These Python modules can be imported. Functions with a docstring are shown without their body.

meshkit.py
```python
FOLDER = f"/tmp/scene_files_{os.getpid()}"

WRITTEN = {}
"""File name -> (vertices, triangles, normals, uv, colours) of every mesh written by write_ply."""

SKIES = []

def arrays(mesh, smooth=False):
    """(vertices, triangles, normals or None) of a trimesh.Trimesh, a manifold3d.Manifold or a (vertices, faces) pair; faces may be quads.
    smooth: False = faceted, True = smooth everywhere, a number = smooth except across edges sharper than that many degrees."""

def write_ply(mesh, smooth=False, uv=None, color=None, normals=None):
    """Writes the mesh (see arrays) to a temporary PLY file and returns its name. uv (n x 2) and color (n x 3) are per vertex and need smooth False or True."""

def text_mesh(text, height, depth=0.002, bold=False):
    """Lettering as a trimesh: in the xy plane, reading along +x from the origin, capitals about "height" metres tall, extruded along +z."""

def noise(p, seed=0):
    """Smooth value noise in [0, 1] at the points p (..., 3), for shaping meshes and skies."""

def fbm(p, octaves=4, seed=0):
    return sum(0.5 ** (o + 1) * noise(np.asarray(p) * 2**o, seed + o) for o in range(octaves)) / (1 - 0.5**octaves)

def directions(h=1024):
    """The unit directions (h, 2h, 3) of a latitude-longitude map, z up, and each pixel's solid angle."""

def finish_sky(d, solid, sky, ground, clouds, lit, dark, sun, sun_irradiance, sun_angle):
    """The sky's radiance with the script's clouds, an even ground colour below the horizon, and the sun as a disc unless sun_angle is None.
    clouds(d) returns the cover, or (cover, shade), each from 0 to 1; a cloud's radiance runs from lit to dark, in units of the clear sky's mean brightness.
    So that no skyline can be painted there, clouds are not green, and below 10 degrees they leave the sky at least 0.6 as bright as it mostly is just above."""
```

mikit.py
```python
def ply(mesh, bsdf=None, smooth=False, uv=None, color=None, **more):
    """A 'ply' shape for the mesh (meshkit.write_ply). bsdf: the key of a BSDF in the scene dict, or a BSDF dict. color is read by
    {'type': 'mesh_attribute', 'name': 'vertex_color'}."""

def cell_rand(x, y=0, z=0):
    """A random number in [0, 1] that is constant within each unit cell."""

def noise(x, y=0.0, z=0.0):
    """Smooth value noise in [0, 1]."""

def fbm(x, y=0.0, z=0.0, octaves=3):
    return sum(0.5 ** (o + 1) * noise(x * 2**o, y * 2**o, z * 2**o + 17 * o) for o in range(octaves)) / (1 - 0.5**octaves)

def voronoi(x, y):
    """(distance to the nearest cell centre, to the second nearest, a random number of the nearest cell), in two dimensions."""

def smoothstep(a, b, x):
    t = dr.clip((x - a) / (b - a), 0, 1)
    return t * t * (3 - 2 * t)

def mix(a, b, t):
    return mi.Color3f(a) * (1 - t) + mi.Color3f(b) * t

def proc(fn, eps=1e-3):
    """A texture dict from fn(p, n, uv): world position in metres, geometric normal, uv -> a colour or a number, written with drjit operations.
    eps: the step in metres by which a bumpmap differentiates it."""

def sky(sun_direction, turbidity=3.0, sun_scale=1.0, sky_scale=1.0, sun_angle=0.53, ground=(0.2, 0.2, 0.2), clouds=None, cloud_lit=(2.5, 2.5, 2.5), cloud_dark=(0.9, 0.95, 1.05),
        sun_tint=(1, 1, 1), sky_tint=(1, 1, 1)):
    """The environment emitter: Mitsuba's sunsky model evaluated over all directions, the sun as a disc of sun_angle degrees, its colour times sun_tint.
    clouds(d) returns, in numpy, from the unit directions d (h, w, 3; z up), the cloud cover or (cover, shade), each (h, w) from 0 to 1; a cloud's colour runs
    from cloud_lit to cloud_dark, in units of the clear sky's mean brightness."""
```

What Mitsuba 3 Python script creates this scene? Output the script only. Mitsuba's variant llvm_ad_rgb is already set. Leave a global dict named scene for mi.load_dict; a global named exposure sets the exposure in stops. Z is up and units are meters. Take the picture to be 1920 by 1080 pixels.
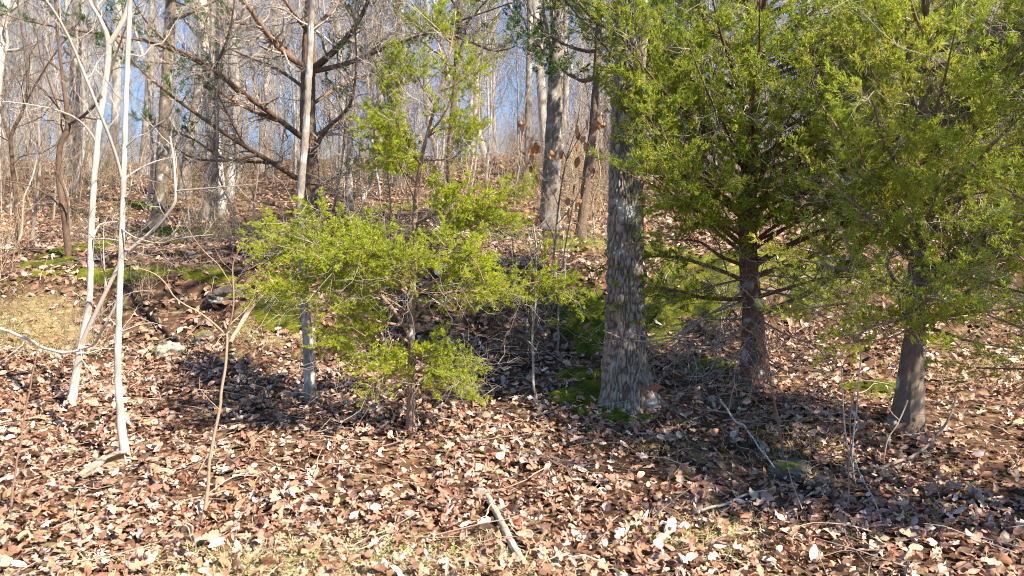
import math, numpy as np, trimesh, mitsuba as mi, drjit as dr, mikit, meshkit
from mikit import proc, fbm, noise, smoothstep, mix
T = mi.ScalarTransform4f
scene, labels = {}, {}
rng = np.random.default_rng(11)

# ------------------------------------------------------------------ camera, sky, exposure
EYE, PITCH, FOV = np.array([0, 0, 1.55]), math.radians(4.0), 68.0
FWD = np.array([0, math.cos(PITCH), -math.sin(PITCH)]); UPV = np.array([0, math.sin(PITCH), math.cos(PITCH)])
scene['camera'] = {'type': 'perspective', 'fov': FOV, 'fov_axis': 'x', 'near_clip': 0.05, 'far_clip': 3000.0,
                   'to_world': T().look_at(origin=EYE.tolist(), target=(EYE + FWD).tolist(), up=[0, 0, 1])}
SUN = (0.78, -0.59, 0.86)
scene['sky'] = mikit.sky(SUN, turbidity=2.6, sky_scale=0.62, sky_tint=(.77, .93, 1.10), sun_tint=(.95, 1.0, 1.1))
exposure = 3.2

# ------------------------------------------------------------------ materials (colours are the things' own)
VC = {'type': 'mesh_attribute', 'name': 'vertex_color'}
scene['dry_leaf_mat'] = {'type': 'twosided', 'b': {'type': 'principled', 'base_color': VC, 'roughness': 0.5, 'specular': 0.35}}
scene['needle_mat'] = {'type': 'principledthin', 'base_color': VC, 'roughness': 0.55, 'spec_trans': 0.0, 'diff_trans': 0.95, 'eta': 1.35}
scene['bark_mat'] = {'type': 'twosided', 'b': {'type': 'principled', 'base_color': VC, 'roughness': 0.85, 'specular': 0.25}}
scene['grass_mat'] = {'type': 'twosided', 'b': {'type': 'principled', 'base_color': VC, 'roughness': 0.7, 'specular': 0.2}}


def soil(p, n, uv):
    a = fbm(p.x * 6, p.y * 6, p.z * 6, 4); b = noise(p.x * 31, p.y * 31, p.z * 31); c = noise(p.x * 14 + 7, p.y * 14, p.z * 9)
    col = mix((0.035, 0.022, 0.015), (0.12, 0.07, 0.045), smoothstep(0.3, 0.7, a))
    col = mix(col, (0.26, 0.17, 0.11), smoothstep(0.6, 0.8, b) * 0.7)
    col = mix(col, (0.3, 0.27, 0.13), smoothstep(0.66, 0.85, c) * 0.5)
    for cx, cy, rx, ry in STRAW:
        d = dr.square((p.x - cx) / rx) + dr.square((p.y - cy) / ry)
        col = mix(col, mix((0.16, 0.12, 0.06), (0.34, 0.28, 0.15), b), smoothstep(1.1, 0.3, d + 0.9 * (a - 0.5)))
    return col


scene['soil_mat'] = {'type': 'principled', 'base_color': proc(soil), 'roughness': 0.95, 'specular': 0.1}


def mossc(p, n, uv):
    a = fbm(p.x * 9, p.y * 9, p.z * 9, 3); b = noise(p.x * 60, p.y * 60, p.z * 60)
    col = mix((0.045, 0.065, 0.006), (0.16, 0.18, 0.014), smoothstep(0.3, 0.75, a))
    return mix(col, (0.2, 0.15, 0.05), smoothstep(0.62, 0.85, b) * 0.6)


scene['moss_mat'] = {'type': 'principled', 'base_color': proc(mossc), 'roughness': 0.95, 'specular': 0.1, 'sheen': 0.4}


def rockc(p, n, uv):
    a = fbm(p.x * 14, p.y * 14, p.z * 14, 4); b = fbm(p.x * 7 + 9, p.y * 7, p.z * 7, 3); c = noise(p.x * 50, p.y * 50, p.z * 50)
    col = mix((0.06, 0.055, 0.045), (0.17, 0.15, 0.125), a)
    col = mix(col, (0.34, 0.36, 0.29), smoothstep(0.6, 0.7, b + 0.12 * c))
    return mix(col, (0.17, 0.18, 0.03), smoothstep(0.56, 0.68, fbm(p.x * 6, p.y * 6 + 40, p.z * 6, 3)) * smoothstep(-0.1, 0.5, n.z))


scene['rock_mat'] = {'type': 'bumpmap', 'n': proc(lambda p, n, uv: fbm(p.x * 30, p.y * 30, p.z * 30, 4)), 'scale': 0.02,
                     'b': {'type': 'principled', 'base_color': proc(rockc), 'roughness': 0.9, 'specular': 0.2}}

# ------------------------------------------------------------------ the lie of the land
PY = np.array([-60, -20, 0, 3.3, 4.4, 5.2, 6.2, 7.0, 7.9, 8.5, 10.4, 14, 20, 30, 38, 46, 60, 90, 900.])
PZ = np.array([-.5, -.3, -.08, 0, .1, .2, .31, .52, 1.14, 1.29, 1.5, 2.0, 2.9, 4.45, 5.3, 5.5, 5.0, 3.0, 0.])
from scipy.interpolate import PchipInterpolator
PROF = PchipInterpolator(PY, PZ)
BUMPS = [(-4.6, 6.2, 0.22, 0.75, 0.7), (-2.2, 7.6, 0.16, 0.8, 0.6), (-1.3, 7.9, 0.2, 0.6, 0.5), (0.7, 6.3, 0.1, 0.35, 0.3), (3.6, 5.2, 0.12, 1.2, 1.0), (1.9, 4.9, 0.08, 0.7, 0.4), (5.0, 9.0, 0.3, 2, 2), (.95, 6.0, .06, .32, .28), (2.8, 5.2, .06, .28, .25), (2.0, 6.2, .06, .3, .28)]


def H(x, y):
    x, y = np.broadcast_arrays(np.asarray(x, float), np.asarray(y, float))
    f = np.clip((y + 2) / 10, 0.25, 1)
    q = np.stack([x * 0.35, y * 0.35, x * 0], -1)
    z = PROF(np.clip(y, -60, 900) - 0.8 * (meshkit.noise(np.stack([x * 0.22, y * 0, x * 0], -1), 5) - 0.5) * f)
    z = z + (meshkit.fbm(q, 3, 3) - 0.5) * 0.28 * f + (meshkit.fbm(q * 0.25, 2, 6) - 0.5) * 1.6 * np.clip((y - 15) / 20, 0, 1) + (meshkit.fbm(q * 7, 3, 8) - 0.5) * 0.1
    z = z + (meshkit.fbm(q * 3.4 + 5, 3, 12) - 0.5) * 0.36 * np.exp(-((y - 7.7) / 1.3) ** 2)
    for bx, by, a, sx, sy in BUMPS:
        z = z + a * np.exp(-((x - bx) / sx) ** 2 - ((y - by) / sy) ** 2)
    return z


FPX = 960 / math.tan(math.radians(FOV / 2))


def ray(px, py):
    return FWD + (px - 960) / FPX * np.array([1., 0, 0]) - (py - 540) / FPX * UPV


def P(px, py, Y):
    d = ray(px, py)
    return EYE + d * (Y / d[1])


_GY = np.geomspace(2.4, 60, 900)


def G(px, py):
    d = ray(px, py)
    q = EYE + d * (_GY / d[1])[:, None]
    below = np.nonzero(q[:, 2] < H(q[:, 0], q[:, 1]))[0]
    Y = _GY[below[0]] if len(below) else 38.0
    x = d[0] / d[1] * Y
    return np.array([x, Y, float(H(x, Y))])


def path(base, *pts):
    """A ground pixel, then pixels (px, py[, metres nearer than the base]), as points."""
    g = G(*base)
    return np.array([g - [0, 0, 0.05]] + [P(p[0], p[1], g[1] - (p[2] if len(p) > 2 else 0)) for p in pts])


# ------------------------------------------------------------------ helpers: names, tubes, growth
def key_of(name):
    if name not in scene and name not in labels:
        return name
    i = 1
    while f'{name}_{i:03d}' in scene or f'{name}_{i:03d}' in labels:
        i += 1
    return f'{name}_{i:03d}'


def thing(name, label, cat, group=None):
    k = key_of(name); labels[k] = {'label': label, 'category': cat}
    if group: labels[k]['group'] = group
    return k


def put(name, vfc, mat, parent=None, smooth=True, **lab):
    k = key_of((parent + '__' if parent else '') + name)
    v, f, c = vfc
    if len(f) == 0: return None
    scene[k] = mikit.ply((v, f), mat, smooth=smooth, color=c)
    if lab: labels[k] = lab
    return k


def cat(parts):
    parts = [p for p in parts if p is not None and len(p[1])]
    if not parts: return np.zeros((0, 3)), np.zeros((0, 3), int), np.zeros((0, 3))
    at = np.cumsum([0] + [len(p[0]) for p in parts])
    return np.vstack([p[0] for p in parts]), np.vstack([p[1] + a for p, a in zip(parts, at)]), np.vstack([p[2] for p in parts])


def nrm(a):
    return a / (np.linalg.norm(a, axis=-1, keepdims=True) + 1e-12)


def frames(Pn):
    t = np.gradient(Pn, axis=1) if Pn.shape[1] > 2 else np.repeat(Pn[:, 1:] - Pn[:, :1], 2, 1)
    t = nrm(t)
    ref = np.where(np.abs(nrm(Pn[:, -1:] - Pn[:, :1])[..., 2:]) < 0.8, [0, 0, 1.], [0.6, 0.8, 0])
    a = nrm(np.cross(t, np.broadcast_to(ref, t.shape)))
    return t, a, np.cross(t, a)


def tubes(Pn, Rn, sides=4, col=(0.3, 0.25, 0.2), var=0.12, r=rng):
    """N branches of k points each -> one (vertices, faces, colours)."""
    n, k = Pn.shape[:2]
    if n == 0: return None
    t, a, b = frames(Pn)
    ang = np.arange(sides) * 2 * np.pi / sides
    v = Pn[:, :, None] + Rn[:, :, None, None] * (np.cos(ang)[:, None] * a[:, :, None] + np.sin(ang)[:, None] * b[:, :, None])
    i, j = np.meshgrid(np.arange(k - 1), np.arange(sides), indexing='ij')
    q = np.stack([i * sides + j, i * sides + (j + 1) % sides, (i + 1) * sides + (j + 1) % sides, (i + 1) * sides + j], -1).reshape(-1, 4)
    q = np.vstack([q[:, [0, 1, 2]], q[:, [0, 2, 3]]])
    f = (q[None] + (np.arange(n) * k * sides)[:, None, None]).reshape(-1, 3)
    c = np.broadcast_to(np.asarray(col, float), (n, 3)) * (1 + var * r.normal(size=(n, 1)))
    c = np.repeat(np.clip(c, 0.01, 0.9), k * sides, 0)
    return v.reshape(-1, 3), f, c


def resample(pts, n):
    from scipy.interpolate import CubicSpline
    pts = np.asarray(pts, float)
    s = np.concatenate([[0], np.cumsum(np.linalg.norm(np.diff(pts, axis=0), axis=1))]); u = np.linspace(0, s[-1], n)
    if len(pts) < 3: return np.stack([np.interp(u, s, pts[:, k]) for k in range(3)], 1)
    return PchipInterpolator(s, pts)(u)


def children(Pn, Rn, per, t0, t1, length, angle, k, up=0.0, rfac=0.5, r=rng, flat=0.0, taper=0.0, wob=0.05, tip=0.25, rmin=0.0006):
    """per children on each parent, at t0..t1 along it; length: metres at the foot; taper: how much shorter towards the parent's tip."""
    n, m = Pn.shape[:2]
    N = n * per
    t = t0 + (t1 - t0) * ((np.arange(per)[None] + r.random((n, per))) / per)
    x = np.clip(t * (m - 1), 0, m - 1.001); i = x.astype(int); fr = (x - i)[..., None]
    rows = np.arange(n)[:, None]
    p0 = Pn[rows, i] * (1 - fr) + Pn[rows, i + 1] * fr
    tan = nrm(Pn[rows, i + 1] - Pn[rows, i]).reshape(N, 3); p0 = p0.reshape(N, 3)
    rad = (Rn[rows, i] * (1 - fr[..., 0]) + Rn[rows, i + 1] * fr[..., 0]).reshape(N)
    side = r.normal(size=(N, 3)); side[:, 2] *= 1 - flat
    side = nrm(side - (side * tan).sum(1, keepdims=True) * tan)
    an = np.radians(angle + r.normal(size=(N, 1)) * 12)
    d = nrm(np.cos(an) * tan + np.sin(an) * side)
    L = np.broadcast_to(np.asarray(length, float).reshape(-1, 1), (n, per)) * (1 - taper * t) * r.uniform(0.55, 1.25, (n, per))
    L = L.reshape(N)
    u = np.linspace(0, 1, k)
    q = p0[:, None] + d[:, None] * (L[:, None] * u)[..., None]
    q[..., 2] += up * L[:, None] * u ** 2
    if k > 2: q += np.cumsum(r.normal(size=q.shape) * wob * L[:, None, None] * (u > 0)[:, None] / k, axis=1)
    rr = np.maximum(rad * rfac, rmin)[:, None] * (1 - (1 - tip) * u)
    return q, rr


def log_mesh(pts, radii, sides, step, col, amp=0.0, fx=8, fz=3, seed=0, lichen=0.0, lich=(0.5, 0.52, 0.48), dark=None, flare=0.0, roots=(), speck=0.1, dense=None):
    """A trunk or limb with bark as real relief. amp: depth of the furrows; fx, fz: furrows per metre round and along it."""
    pts = np.asarray(pts, float)
    L = np.linalg.norm(np.diff(pts, axis=0), axis=1).sum(); n = max(4, int(L / step))
    s0 = np.concatenate([[0], np.cumsum(np.linalg.norm(np.diff(pts, axis=0), axis=1))])
    u = np.linspace(0, L, n)
    if dense:
        u = np.concatenate([np.arange(0, dense, step), np.linspace(dense, L, 50)]); n = len(u)
        c = PchipInterpolator(np.concatenate([[0], np.cumsum(np.linalg.norm(np.diff(pts, axis=0), axis=1))]), pts)(u)
    else:
        c = resample(pts, n)
    R = np.interp(u, s0, radii)
    t, a, b = (z[0] for z in frames(c[None]))
    # carry the frame along so that bark runs straight
    for i in range(1, n):
        a[i] = nrm(a[i - 1] - (a[i - 1] @ t[i]) * t[i]); b[i] = np.cross(t[i], a[i])
    ang = np.arange(sides) * 2 * np.pi / sides
    dirs = np.cos(ang)[None, :, None] * a[:, None] + np.sin(ang)[None, :, None] * b[:, None]
    rad = np.repeat(R[:, None], sides, 1)
    if flare:
        e = np.exp(-u / 0.16)[:, None]
        rad = rad * (1 + flare * e * 0.6)
        for (az, w, amt) in roots:
            az_of = np.arctan2(dirs[..., 1], dirs[..., 0]); dd = (az_of - az + np.pi) % (2 * np.pi) - np.pi
            rad = rad + amt * np.exp(-(dd / w) ** 2) * np.exp(-u / 0.13)[:, None]
    q = c[:, None] + dirs * rad[..., None]
    loc = np.stack([np.cos(ang)[None] * R[:, None] * fx, np.sin(ang)[None] * R[:, None] * fx, np.repeat(u[:, None], sides, 1) * fz], -1)
    w = meshkit.noise(loc * 0.5 + 31, seed) * 1.2
    rid = np.abs(meshkit.noise(loc + np.stack([w, -w, w * 0], -1), seed + 1) - 0.5) * 2
    fur = rid
    rid = np.minimum(rid * 2.2, 1) * 0.7 + 0.3 * meshkit.noise(loc * 2.7, seed + 2)
    q = q + dirs * (amp * (rid - 0.6))[..., None]
    lump = meshkit.fbm(q * 9, 2, seed + 4) - 0.5
    q = q + dirs * (lump * 0.22 * R[:, None])[..., None]
    colr = np.asarray(col, float)[None, None] * (0.8 + 0.4 * meshkit.noise(q * 23, seed + 3))[..., None]
    colr = colr * (1 + speck * r_like(q, seed))
    if dark is not None:
        colr = colr + (np.asarray(dark) - colr) * np.clip(1.15 - fur * 3.2, 0, 1)[..., None] * 0.85
    if lichen > 0:
        m = np.clip((meshkit.fbm(q * np.array([11, 11, 7.]), 3, seed + 5) - (0.72 - lichen * 0.4)) * 9, 0, 1)[..., None]
        colr = colr * (1 - m) + np.asarray(lich) * m * (0.85 + 0.3 * meshkit.noise(q * 60, seed)[..., None])
    v = q.reshape(-1, 3); cc = np.clip(colr.reshape(-1, 3), 0.01, 0.85)
    i, j = np.meshgrid(np.arange(n - 1), np.arange(sides), indexing='ij')
    f = np.stack([i * sides + j, i * sides + (j + 1) % sides, (i + 1) * sides + (j + 1) % sides, (i + 1) * sides + j], -1).reshape(-1, 4)
    f = np.vstack([f[:, [0, 1, 2]], f[:, [0, 2, 3]]])
    for end, ring in (((n - 1), True), (0, False)):
        ctr = len(v); v = np.vstack([v, c[end]]); cc = np.vstack([cc, cc[end * sides] * 0.9])
        jj = np.arange(sides); r0 = end * sides + jj; r1 = end * sides + (jj + 1) % sides
        f = np.vstack([f, np.stack([r0, r1, jj * 0 + ctr] if ring else [r1, r0, jj * 0 + ctr], 1)])
    return v, f, cc


def r_like(q, seed):
    return np.random.default_rng(seed + 77).normal(size=q.shape[:-1] + (1,))


def poly(pts, r0, r1, k=10):
    return resample(pts, k), r0 + (r1 - r0) * np.linspace(0, 1, k) ** 0.8


def stack(ps):
    return np.array([p for p, _ in ps]), np.array([r for _, r in ps])


# ------------------------------------------------------------------ ground sheet
def spread(lo, hi, step, end_lo, end_hi, grow=1.12):
    core = list(np.arange(lo, hi, step)); s, x = step, core[-1]
    while x < end_hi: s *= grow; x += s; core.append(x)
    s, x = step, lo
    while x > end_lo: s *= grow; x -= s; core.insert(0, x)
    return np.array(core)


gx, gy = spread(-6, 6, 0.08, -500, 500), spread(2.4, 12, 0.075, -300, 800, 1.08)
XX, YY = np.meshgrid(gx, gy, indexing='ij')
gv = np.stack([XX, YY, H(XX, YY)], -1).reshape(-1, 3)
i, j = np.meshgrid(np.arange(len(gx) - 1), np.arange(len(gy) - 1), indexing='ij'); m = len(gy)
gf = np.stack([i * m + j, (i + 1) * m + j, (i + 1) * m + j + 1, i * m + j + 1], -1).reshape(-1, 4)
scene['ground'] = mikit.ply((gv, gf), 'soil_mat', smooth=True)
labels['ground'] = {'label': 'brown woodland soil of the bank rising to a hill crest', 'category': 'ground', 'kind': 'structure'}

STRAW = [(*G(25, 640)[:2], .85, .6), (*G(650, 1070)[:2], .7, .2), (*G(1640, 735)[:2], .4, .2), (*G(520, 590)[:2], .5, .35), (*G(1880, 690)[:2], .7, .5)]

# ------------------------------------------------------------------ moss cushions
MOSS = [(150, 470, .5, .16), (110, 495, .45, .12), (230, 520, .6, .1), (330, 440, 1.0, .5), (250, 455, .9, .35), (430, 437, .7, .4), (510, 430, .5, .3), (60, 515, .3, .08),
        (690, 432, .8, .5), (770, 436, .7, .4), (600, 440, .5, .4), (930, 492, .35, .25), (900, 440, .5, .4), (960, 410, .8, .6), (1010, 445, .7, .35), (1080, 458, .7, .35), (1150, 450, .5, .4),
        (1240, 470, .5, .4), (1300, 500, .5, .3), (1350, 540, .4, .3), (1500, 500, .6, .4), (1240, 600, .3, .35), (1100, 590, .3, .4), (1120, 640, .25, .3), (1105, 740, .28, .2), (1135, 780, .25, .12),
        (1090, 700, .2, .15), (1190, 790, .16, .08), (1340, 690, .2, .15), (1375, 545, .2, .15), (1640, 730, .28, .16), (1280, 560, .3, .3), (400, 515, .3, .1), (520, 780 - 200, .3, .2),
        (520, 455, .5, .4), (740, 330 + 60, .6, .5), (410, 372, .5, .4), (270, 386, .5, .4)]
moss_c = [(G(a, b), rx, ry) for a, b, rx, ry in MOSS]


def moss_field(x, y):
    m = np.zeros_like(np.asarray(x, float))
    for g, rx, ry in moss_c:
        m = np.maximum(m, 1 - ((x - g[0]) / rx) ** 2 - ((y - g[1]) / ry) ** 2)
    return m


mp = []
for si, (g, rx, ry) in enumerate(moss_c):
    n = 32
    U, V = np.meshgrid(np.linspace(-1.15, 1.15, n), np.linspace(-1.15, 1.15, n), indexing='ij')
    x, y = g[0] + U * rx, g[1] + V * ry
    edge = 1 - np.sqrt(U ** 2 + V ** 2) + (meshkit.fbm(np.stack([x * 4, y * 4, x * 0], -1), 3, si) - 0.5) * 1.1
    q = np.stack([x, y, x * 0], -1)
    z = H(x, y) + np.clip(edge * 3, -0.6, 1) * 0.035 + (meshkit.fbm(q * 14, 3, 4) - 0.5) * 0.04 + (meshkit.noise(q * 60, 4) - 0.5) * 0.015
    v = np.stack([x, y, z], -1).reshape(-1, 3)
    a, b = np.meshgrid(np.arange(n - 1), np.arange(n - 1), indexing='ij')
    f = np.stack([a * n + b, (a + 1) * n + b, (a + 1) * n + b + 1, a * n + b + 1], -1).reshape(-1, 4)
    f = f[(edge.reshape(-1)[f] > -0.25).any(1)]
    mp.append((v, np.vstack([f[:, [0, 1, 2]], f[:, [0, 2, 3]]]), v * 0))
v, f, _ = cat(mp)
t_ = v[f]; ar = np.linalg.norm(np.cross(t_[:, 1] - t_[:, 0], t_[:, 2] - t_[:, 0]), axis=1); pk = rng.choice(len(f), 17000, p=ar / ar.sum()); w_ = rng.dirichlet([1, 1, 1], 17000)
MZ = np.einsum('nk,nkd->nd', w_, t_[pk])
scene['moss'] = mikit.ply((v, f), 'moss_mat', smooth=True)
labels['moss'] = {'label': 'bright green moss in low cushions along the bank and terrace', 'category': 'moss', 'kind': 'stuff'}

# ------------------------------------------------------------------ leaf litter
PAL = np.array([[.30, .175, .11], [.44, .305, .21], [.25, .125, .075], [.52, .41, .325], [.36, .21, .135], [.15, .08, .05], [.50, .36, .27], [.54, .45, .37], [.36, .18, .10], [.45, .35, .29]])
PW = np.array([.18, .14, .15, .05, .16, .10, .09, .025, .075, .03]); PW /= PW.sum()
ST = {9: np.linspace(0, 1, 9), 7: np.linspace(0, 1, 7), 5: np.linspace(0, 1, 5), 6: np.linspace(0, 1, 6), 4: np.linspace(0, 1, 4), 3: np.linspace(0, 1, 3)}


def leaves(pos, nor, length, width, stations, lobed=None, r=rng, colr=None, yaw=None, curl=1.0, along=None):
    n = len(pos); curl = curl * r.uniform(.25, 1.25, (n, 1)); t = ST[stations]; k = len(t)
    w = np.sin(np.pi * np.clip(t * 0.94 + 0.03, 0, 1)) ** 0.8 * (1 - 0.25 * (t - 0.5))
    w = np.repeat(w[None], n, 0)
    if lobed is not None and k > 6:
        lob = 1 - 0.55 * (np.arange(k) % 2 == 0) * (t > 0.05) * (t < 0.97)
        w = np.where(lobed[:, None], w * lob * 1.25, w)
    kl = r.normal(size=(n, 1)) * 1.25 * curl; kl = np.where(np.abs(kl) < 0.05, 0.05, kl)
    cw = r.normal(size=(n, 1)) * 0.7 * curl + 0.25 * curl
    tw = r.normal(size=(n, 1)) * 0.8 * curl
    u = (t - 0.5)[None]
    Y = length[:, None] * np.sin(kl * u) / kl; Z = length[:, None] * (1 - np.cos(kl * u)) / kl
    hw = w * width[:, None] / 2
    V = np.zeros((n, k, 3, 3))
    for si, s in enumerate((-1, 0, 1)):
        x = s * hw * np.cos(cw); z = abs(s) * hw * np.sin(cw) + s * s * r.normal(size=(n, k)) * 0.1 * hw
        ca, sa = np.cos(tw * u), np.sin(tw * u)
        V[:, :, si, 0] = x * ca - z * sa; V[:, :, si, 1] = Y; V[:, :, si, 2] = Z + x * sa + z * ca
    if yaw is None: yaw = r.uniform(0, 2 * np.pi, n)
    d = np.stack([np.cos(yaw), np.sin(yaw), np.zeros(n)], 1)
    d = d if along is None else along
    N = nrm(nor); Yd = nrm(d - (d * N).sum(1, keepdims=True) * N); Xd = np.cross(Yd, N)
    M = np.stack([Xd, Yd, N], -1)
    V = np.einsum('nij,nksj->nksi', M, V) + pos[:, None, None]
    a, s = np.meshgrid(np.arange(k - 1), np.arange(2), indexing='ij')
    q = np.stack([a * 3 + s, a * 3 + s + 1, (a + 1) * 3 + s + 1, (a + 1) * 3 + s], -1).reshape(-1, 4)
    q = np.vstack([q[:, [0, 1, 2]], q[:, [0, 2, 3]]])
    F = (q[None] + (np.arange(n) * k * 3)[:, None, None])
    if colr is None:
        colr = PAL[r.choice(len(PAL), n, p=PW)] * r.uniform(0.75, 1.25, (n, 1)) * (1 + r.normal(size=(n, 3)) * 0.05)
    C = np.repeat(np.repeat(colr[:, None, None], k, 1), 3, 2) * r.uniform(0.85, 1.15, (n, k, 1, 1)); C[:, :, 1] *= 1.1
    return V, F, np.clip(C, 0.02, 0.8)


def scatter(y0, y1, dens, r=rng):
    half = lambda y: 0.74 * y + 0.5  # noqa
    n = int(dens * (half(y0) + half(y1)) * (y1 - y0) * 1.25)
    y = r.uniform(y0, y1, n); x = r.uniform(-half(y1), half(y1), n)
    return x[np.abs(x) < half(y)], y[np.abs(x) < half(y)]


mound = G(30, 640)


CLEAR = []  # (from, to, radius): ground kept free of leaves along the logs and the hollow root
for a_, b_, rad_ in (((150, 903), (236, 872), .05), ((913, 935), (980, 1064), .03), ((432, 648), (492, 572), .03), ((530, 758), (575, 730), .02)):
    CLEAR.append((G(*a_), G(*b_), rad_))


def thin(x, y, keep_moss=0.4):
    k = np.ones(len(x), bool)
    for a, b, rad in CLEAR:
        ab = (b - a)[:2]; t = np.clip(((x - a[0]) * ab[0] + (y - a[1]) * ab[1]) / (ab @ ab), 0, 1)
        k &= np.hypot(x - a[0] - t * ab[0], y - a[1] - t * ab[1]) > rad
    return k * thin_(x, y, keep_moss)


def thin_(x, y, keep_moss):
    p = np.where(moss_field(x, y) > 0.15, keep_moss, 1.0)
    p = np.where(np.exp(-((x - mound[0]) / 0.75) ** 2 - ((y - mound[1]) / 0.55) ** 2) > 0.45, 0.35, p)
    pat = meshkit.fbm(np.stack([x * 1.3, y * 1.3, x * 0], -1), 3, 21)
    return p * np.clip(0.45 + (pat - 0.35) * 2.6, 0.35, 1)


litter, single = [], None
for (y0, y1, dens, st, lo, hi, tilt) in ((2.5, 4.2, 1350, 7, .027, .09, .8), (4.2, 7.2, 1000, 7, .028, .086, .8), (7.2, 13, 330, 4, .045, .11, .75), (13, 24, 80, 3, .07, .14, .5), (24, 41, 36, 3, .1, .19, .5), (2.5, 5.5, 350, 3, .01, .03, .8)):
    x, y = scatter(y0, y1, dens)
    k = rng.random(len(x)) < thin(x, y); x, y = x[k], y[k]; n = len(x)
    L = lo + (hi - lo) * rng.random(n) ** 1.6; W = L * rng.uniform(0.36, 0.72, n)
    e = 0.03
    gn = np.stack([-(H(x + e, y) - H(x - e, y)) / (2 * e), -(H(x, y + e) - H(x, y - e)) / (2 * e), np.ones(n)], 1)
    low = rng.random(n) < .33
    nor = nrm(gn) + rng.normal(size=(n, 3)) * (tilt * np.where(low, .35, 1))[:, None] * np.array([1, 1, 0.25])
    z = H(x, y) + np.where(low, .12, 1) * rng.random(n) ** 1.3 * 0.07 + 0.006
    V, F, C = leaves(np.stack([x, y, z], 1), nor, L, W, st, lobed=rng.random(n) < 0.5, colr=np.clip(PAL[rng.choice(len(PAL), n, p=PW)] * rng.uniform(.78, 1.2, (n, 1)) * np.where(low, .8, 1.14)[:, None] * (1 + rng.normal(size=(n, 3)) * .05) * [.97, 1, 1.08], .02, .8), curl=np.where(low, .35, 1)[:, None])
    if single is None:
        size = L / y * (np.abs(x / y) < 0.66) * (y > 3.3) * (z > H(x, y) + 0.025)
        pick = np.argsort(-size)[:300]
        single = (V[pick], C[pick]); q0 = F[0]
        keep = np.ones(n, bool); keep[pick] = False
        V, C = V[keep], C[keep]; F = q0[None] + (np.arange(len(V)) * V.shape[1] * 3)[:, None, None]
    litter.append((V.reshape(-1, 3), F.reshape(-1, 3), C.reshape(-1, 3)))
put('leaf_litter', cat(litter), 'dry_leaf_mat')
labels['leaf_litter'] = {'label': 'carpet of curled brown fallen leaves over the whole bank', 'category': 'leaf litter', 'kind': 'stuff'}
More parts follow.
